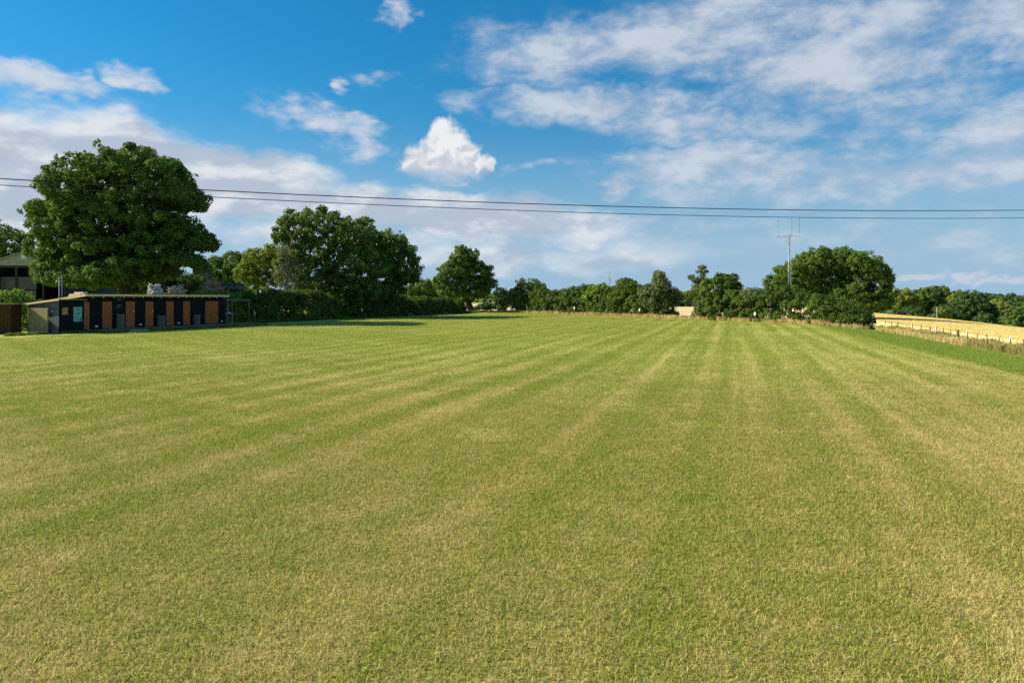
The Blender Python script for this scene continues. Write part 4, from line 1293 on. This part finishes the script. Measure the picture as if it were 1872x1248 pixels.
# ---- brown hut at the left edge
HT = empty("wooden_hut", at(20, 51.0), 0.20)
tag(HT, "brown wooden hut with a grey flat roof, cut by the left edge", 'hut')
for k in range(11):
    MB().box(-2.3 + k * .209, -2.3 + k * .209 + .2, 0, .03, 0.02, 1.98).build("board", M['brown'], HT)
for k in range(8):
    MB().box(-.03, -.004, .035 + k * .209, .035 + k * .209 + .2, 0.02, 1.98).build("board", M['brown'], HT)
MB().box(-2.3, -2.27, .035, 1.7, .02, 1.98).build("side_wall", M['brown'], HT)
MB().box(-2.26, -.04, 1.68, 1.71, .02, 1.98).build("rear_wall", M['brown'], HT)
MB().box(-2.5, .36, -.25, 1.95, 1.99, 2.05).build("roof", M['felt'], HT)

# ---- bank behind the block with the heaps on it
def bank(cx, cy, rx, ry, h, name):
    n = 28
    V, F = [], []
    for j in range(8):
        t = j / 7.0
        for k in range(n):
            a = 2 * math.pi * k / n
            rad = 1 - t * 0.75
            V.append((rx * rad * math.cos(a) * (1 + .06 * math.sin(3 * a + j)), ry * rad * math.sin(a) * (1 + .06 * math.cos(2 * a)), h * min(1, t * 1.5) - (0.1 if j == 0 else 0)))
    for j in range(7):
        for k in range(n):
            F.append((j * n + k, j * n + (k + 1) % n, (j + 1) * n + (k + 1) % n, (j + 1) * n + k))
    F.append(tuple(7 * n + k for k in range(n)))
    o = MB().add(V, F).build(name, M['soil'], None, True)
    o.location = (cx, cy, 0)
    return tag(o, kind='structure')




bk = bank(0, 0, 9.5, 2.3, 2.75, "earth_bank")
bk.location = (-30.2 + .316 * 11 - .949 * 5.2, 54 + .949 * 11 + .316 * 5.2, 0); bk.rotation_euler = (0, 0, BLK.rotation_euler[2])
bk = bank(0, 0, 4.5, 2.6, 2.9, "earth_bank")
bk.location = ((417 - 936) / FPX * 79, 79.0, 0); bk.rotation_euler = (0, 0, .2)


def heap(name, px, D, zb, n, rx, ry, h, r0, r1, l0, l1, mat, label, seed, cat, part):
    g = np.random.default_rng(seed)
    o = empty(name, ((px - 936) / FPX * D, D, zb))
    tag(o, label, cat)
    for k in range(n):
        t = g.random() ** .7
        a = g.random() * 6.283
        rad = math.sqrt(g.random()) * (1 - t)
        c = Vector((rx * rad * math.cos(a), ry * rad * math.sin(a), h * t * .95))
        th = g.random() * 6.283; ph = g.normal() * .35
        d = Vector((math.cos(th) * math.cos(ph), math.sin(th) * math.cos(ph), math.sin(ph)))
        L = g.uniform(l0, l1) / 2; r = g.uniform(r0, r1)
        q = MB().tube([c - d * L, c + Vector((0, 0, r * .3)), c + d * L], [r, r * g.uniform(.9, 1.1), r * .8], 7)
        q.build(part, mat, o)
    return o


heap("log_heap", 282, 65.6, 2.70, 120, .62, .5, .85, .025, .06, .5, 1.2, M['logpale'], "heap of bleached white root wood above the roof, left of the other heaps", 5, 'heap', "log")
heap("log_heap", 322, 68.2, 2.70, 90, .9, .6, .68, .022, .055, .7, 1.5, M['log'], "heap of cut pale logs above the roof, middle of the three heaps", 6, 'heap', "log")
heap("brushwood_heap", 387, 72.6, 2.74, 150, 1.15, .8, 1.25, .015, .035, .9, 1.9, M['stick'], "heap of pinkish brushwood sticks above the roof, rightmost heap", 7, 'heap', "stick")
# black wrapped bales on a low row behind
bl0 = None
BLAB = ["leftmost black wrapped bale behind the brushwood heap", "second black wrapped bale from the left behind the brushwood", "third black wrapped bale from the left",
        "fourth black wrapped bale from the left", "rightmost black wrapped bale beside the willow"]
for k in range(5):
    px = 391 + k * 11.6; D = 79.0
    o = empty("silage_bale", ((px - 936) / FPX * D, D, 2.88), 0.25)
    tag(o, BLAB[k], 'bale', "black wrapped silage bales on the bank")
    if bl0 is None:
        c = MB().tube([(0, -.62, .56), (0, -.58, .56), (0, -.3, .56), (0, .3, .56), (0, .58, .56), (0, .62, .56)], [.40, .52, .56, .565, .52, .40], 18)
        bl0 = c.mesh("film_wrap", True); bl0.materials.append(M['film'])
        t_ = MB()
        for yy in (-.35, 0, .35): t_.tube([(0, yy - .015, .56), (0, yy + .015, .56)], .573, 18)
        bl1 = t_.mesh("wrap_band", True); bl1.materials.append(M['film'])
    link("film_wrap", bl0, None, o); link("wrap_band", bl1, None, o)


# ---- twin pipe post behind the block
pp = empty("pipe_post", ((111 - 936) / FPX * 60.5, 60.5, 0))
tag(pp, "pair of pale upright pipes behind the left end of the roof", 'post')
for x in (-.11, .10): MB().tube([(x, 0, 0), (x, 0, 4.15)], .05, 8).build("pipe", M['pale'], pp, True)
MB().box(-.12, .12, -.015, .015, 2.0, 2.06).build("clamp", M['steel'], pp)

# ---- barn
D = 96.0
BN = empty("farm_barn", ((50 - 936) / FPX * D, D, 0), 0.10)
tag(BN, "open-fronted farm barn with green-grey corrugated gable at the left edge", 'barn')
s = D / FPX
zr, ze, zc = CAMH + (HZ - 459) * s, CAMH + (HZ - 481.5) * s, CAMH + (HZ - 481.5) * s
hw = 66 * s
V, F = [], []
nr_ = 64
for k in range(nr_ + 1):
    x = -hw + 2 * hw * k / nr_
    yy = [0, 0, .05, .05][k % 4]
    ztop = zr - abs(x) / hw * (zr - ze) - .04
    V += [(x, yy, zc - .25), (x, yy, ztop)]
for k in range(nr_): F.append((2 * k, 2 * k + 2, 2 * k + 3, 2 * k + 1))
MB().add(V, F).build("gable_cladding", M['barnclad'], BN)
for sx in (-1, 1):
    a = MB().hexa([(0, -.35, zr), (sx * (hw + .35), -.35, ze - .12), (sx * (hw + .35), 16, ze - .12), (0, 16, zr)],
                  [(0, -.35, zr + .10), (sx * (hw + .35), -.35, ze - .02), (sx * (hw + .35), 16, ze - .02), (0, 16, zr + .10)])
    a.build("roof_slope", M['barnclad'], BN)
MB().box(-.75, -.15, -.012, -.002, zr - .95, zr - .50).build("skylight_panel", M['white'], BN)
for x in (-hw, -hw / 3, hw / 3 + .2, hw - .25): MB().box(x, x + .25, .08, .33, 0, zc - .26).build("post", M['barndark'], BN)
MB().box(-hw, hw, .08, .30, zc - .52, zc - .27).build("beam", M['barndark'], BN)
MB().box(-hw, hw, 15.8, 15.9, 0, ze - .2).build("rear_wall", M['barndark'], BN)
MB().box(-hw - .05, -hw - .002, .34, 15.8, 0, ze - .2).build("side_wall", M['barndark'], BN)
MB().box(hw + .002, hw + .05, .34, 15.8, 0, ze - .2).build("side_wall", M['barndark'], BN)
MB().box(-hw + .3, .1, 2.0, 2.1, 3.6, 5.2).build("inner_panel", M['barnwall'], BN)
MB().box(-hw + .3, .1, 1.9, 2.0, 2.2, 3.5).build("inner_panel", M['barnwall'], BN)
MB().box(-hw + .3, .1, 1.8, 1.9, 0.0, 2.1).build("inner_panel", M['barndark'], BN)
# ---- small green shed behind the oak
D = 108.0
GS = empty("green_shed", ((368 - 936) / FPX * D, D, 0), 0.12)
tag(GS, "small dark green shed with pale roof edge half hidden right of the great oak", 'shed')
z1 = CAMH + (HZ - 490) * D / FPX
MB().box(-1.2, .75, 0, 3, 0, z1).build("wall", simple("green_boards", (0.05, 0.075, 0.05), None, 3, (6, 6, .5)), GS)
MB().box(-1.4, .85, -.2, 3.2, z1 + .002, z1 + .16).build("roof", M['pale'], GS)
MB().tube([(.70, -.06, 0), (.70, -.06, z1)], .04, 6).build("downpipe", M['pale'], GS, True)

# ---------------------------------------------------------------- pitch markers
def marker(px, D, h, lab, off=(0, 0)):
    k = at(px, D)
    o = empty("pitch_marker", k, -.75 + random.Random(px).uniform(-.15, .15))
    tag(o, lab, 'marker', "white-topped pitch markers round the field")
    MB().box(-.025, .025, -.025, .025, -.1, h).build("post", M['postwood'], o)
    MB().box(-.10, .10, -.04, -.0255, h - .30, h + .02).box(-.085, .085, -.028, -.0255, h + .021, h + .045).build("sign_plate", M['white'], o)
    return o


marker(466, 71.5, 1.20, "white-topped marker post just right of the wash-up shelter")
marker(574, 84.5, 1.25, "white-topped marker post before the hedge under the broad dark oak")
marker(662, 90.5, 1.22, "white-topped marker post before the hedge under the lit oak's left side")
marker(726, 104, 1.20, "white-topped marker post before the hedge below the lit oak's right edge")
marker(795, 121, 1.15, "white-topped marker post near the far left corner of the hedge")
marker(933, on_hedge(933) - 2.6, 1.15, "white marker post before the dark gap right of the cone-shaped tree")
marker(1050, on_hedge(1050) - 2.6, 1.15, "white marker post before the far hedge right of the domed hawthorn")
marker(1169, on_hedge(1169) - 2.6, 1.05, "white marker post before the far hedge left of the gap")
marker(1380, on_hedge(1380) - 2.6, 0.98, "white marker post before the hedge right of the gap, left of the mast")

# ---------------------------------------------------------------- right-hand wire fence
FE = empty("wire_fence", (FA[0], FA[1], gz(*FA)))
tag(FE, "low wire fence on thin wooden posts between the mown field and the wheat", 'fence')
o0 = Vector(FE.location)


def fence_s(px):
    k = (px - 936) / FPX
    return float((k * FA[1] - FA[0]) / (FU[0] - k * FU[1]))


FP = [(1618, .8, .03), (1630, .8, .03), (1641, .8, .035), (1668, .8, .03), (1684, .78, .03), (1701, .78, .028), (1712, .80, .03), (1724.5, .76, .026), (1738, .74, .028),
      (1752, .78, .085), (1768, .74, .03), (1786, .66, .026), (1806, .72, .03), (1826, .66, .024), (1847.5, .74, .04), (1872, .74, .035), (1903, .72, .03), (1940, .72, .03)]
tops = []
for (px, h, r) in FP:
    q = FA + FU * fence_s(px)
    g0 = gz(*q)
    rg = random.Random(px)
    tl = (rg.uniform(-.04, .04), rg.uniform(-.04, .04))
    m_ = MB().tube([(0, 0, -.2), (tl[0] * .5, tl[1] * .5, h * .5), (tl[0], tl[1], h), (tl[0], tl[1], h + .015)], [r, r, r * .95, r * .6], 8)
    p_ = m_.build("post", M['postwood'], FE, True)
    p_.location = Vector((q[0], q[1], g0)) - o0
    if px == 1752: p_["label"] = "thick dark brown straining post"
    tops.append(Vector((q[0], q[1], g0)) - o0)
for hz in (.35, .62):
    w_ = MB()
    w_.tube([p + Vector((0, 0, hz)) for p in tops], .004, 4)
    w_.build("wire", M['steel'], FE)
for (px, lab) in [(1667, "white marker plate on the fence post nearest the far hedge"), (1710.5, "white marker plate on the fence left of the thick straining post"),
                  (1767, "white marker plate on the fence just right of the thick straining post"), (1846.5, "white marker plate on the fence nearest the right edge")]:
    q = FA + FU * fence_s(px)
    o = empty("fence_marker", (q[0] - .02, q[1] - .06, gz(*q)), -.85)
    tag(o, lab, 'marker', "white marker plates along the right fence")
    MB().box(-.02, .02, .0, .03, -.1, .42).build("stake", M['postwood'], o)
    MB().box(-.05, .05, -.02, .0, .52, .76).box(-.02, .02, .001, .03, .42, .78).build("sign_plate", M['white'], o)
# lone pale pole at the wheat edge before the wood
D = 124.0
q = at(1713, D)
o = MB().tube([(0, 0, -.3), (0, 0, 1.2), (0.01, 0, 2.35)], [.07, .065, .06], 8).tube([(0.01, 0, 2.35), (.01, 0, 2.40)], [.08, .02], 8).build("pole", M['pale'], None, True)
o.location = q
tag(o, "lone pale pole at the top of the wheat before the wood", 'pole')

# ---------------------------------------------------------------- radio mast
D = 78.5
MA = empty("radio_mast", at(1443, D))
tag(MA, "slim lattice radio mast with whip antennas before the wide green sycamore", 'mast')
zt = CAMH + (HZ - 432) * D / FPX - MA.location.z
rb, rt = .23, .12
legs = [(math.cos(R(a)), math.sin(R(a))) for a in (90, 210, 330)]
for (c, s_) in legs:
    MB().tube([(c * rb, s_ * rb, 0), (c * rt, s_ * rt, zt)], .015, 6).build("leg", M['steel'], MA, True)
nb = 18
for k in range(nb):
    z0, z1 = zt * k / nb, zt * (k + 1) / nb
    f0, f1 = rb + (rt - rb) * k / nb, rb + (rt - rb) * (k + 1) / nb
    br = MB()
    for i in range(3):
        a, b = legs[i], legs[(i + 1) % 3]
        br.tube([(a[0] * f0, a[1] * f0, z0), (b[0] * f1, b[1] * f1, z1)], .007, 4)
        br.tube([(a[0] * f1, a[1] * f1, z1), (b[0] * f1, b[1] * f1, z1)], .007, 4)
    br.build("brace", M['steel'], MA)
u = D / FPX
arm = MB().tube([(-22 * u, 0, zt - .05), (0, -.1, zt + .0), (20 * u, 0, zt - .02)], .014, 5).build("cross_arm", M['antenna'], MA)
for (dx, z0, z1) in [(-22, -.25, .12), (-16, -.32, .0), (-10, -.12, .1), (-6, -.8, .2), (-1, .0, .35), (2, -.6, .3)]:
    MB().tube([(dx * u, -.05, zt + z0), (dx * u, -.05, zt + z1)], .016, 5).build("dipole", M['antenna'], MA)
for (dx, y0, y1, r) in [(4.5, 432, 397, .017), (18.5, 427, 399, .018), (-20, 432, 401, .011)]:
    za, zb = CAMH + (HZ - y0) * u - MA.location.z, CAMH + (HZ - y1) * u - MA.location.z
    MB().tube([(dx * u, 0, za), (dx * u, 0, zb)], r, 6).build("whip_antenna", M['antenna'], MA)
cb = MB().tube([(0.05, .05, 0), (.04, .04, zt)], .02, 5).build("feeder_cable", M['cable'], MA)
cab = MB().box(-.3, .3, -1.0, -.6, 0, 1.1).build("cabinet", M['barnwall'], MA)

# ---------------------------------------------------------------- overhead lines
def wire(name, ys, r, label):
    # plan line from left (D 30) to right (D 45); heights fitted as one sagging parabola
    pts = []
    for (px, py) in ys:
        k = (px - 936) / FPX
        Dd = 36.0 / (1 - 0.297 * k)
        pts.append((k * Dd, CAMH + (HZ - py) / FPX * Dd))
    co = np.polyfit([p[0] for p in pts], [p[1] for p in pts], 2)
    xs = np.linspace(-46, 62, 70)
    m = MB().tube([(x, 36 + .297 * x, float(np.polyval(co, x))) for x in xs], r, 6, True)
    return tag(m.build(name, M['cable'], None, True), label, 'power line')


wire("power_line", [(0, 325.5), (200, 338), (400, 349.5), (660, 362), (936, 372), (1240, 379.5), (1560, 383.5), (1872, 385)], .022, "upper of two dark overhead cables crossing the sky")
wire("power_line", [(0, 337.5), (200, 350), (400, 361.5), (660, 374.5), (936, 384.5), (1240, 393), (1560, 397.5), (1872, 399)], .017, "lower, thinner of two dark overhead cables crossing the sky")
print("LEAVES", NLEAF[0], "TRIS", sum(len(o.data.polygons) for o in bpy.data.objects if o.type == 'MESH'))
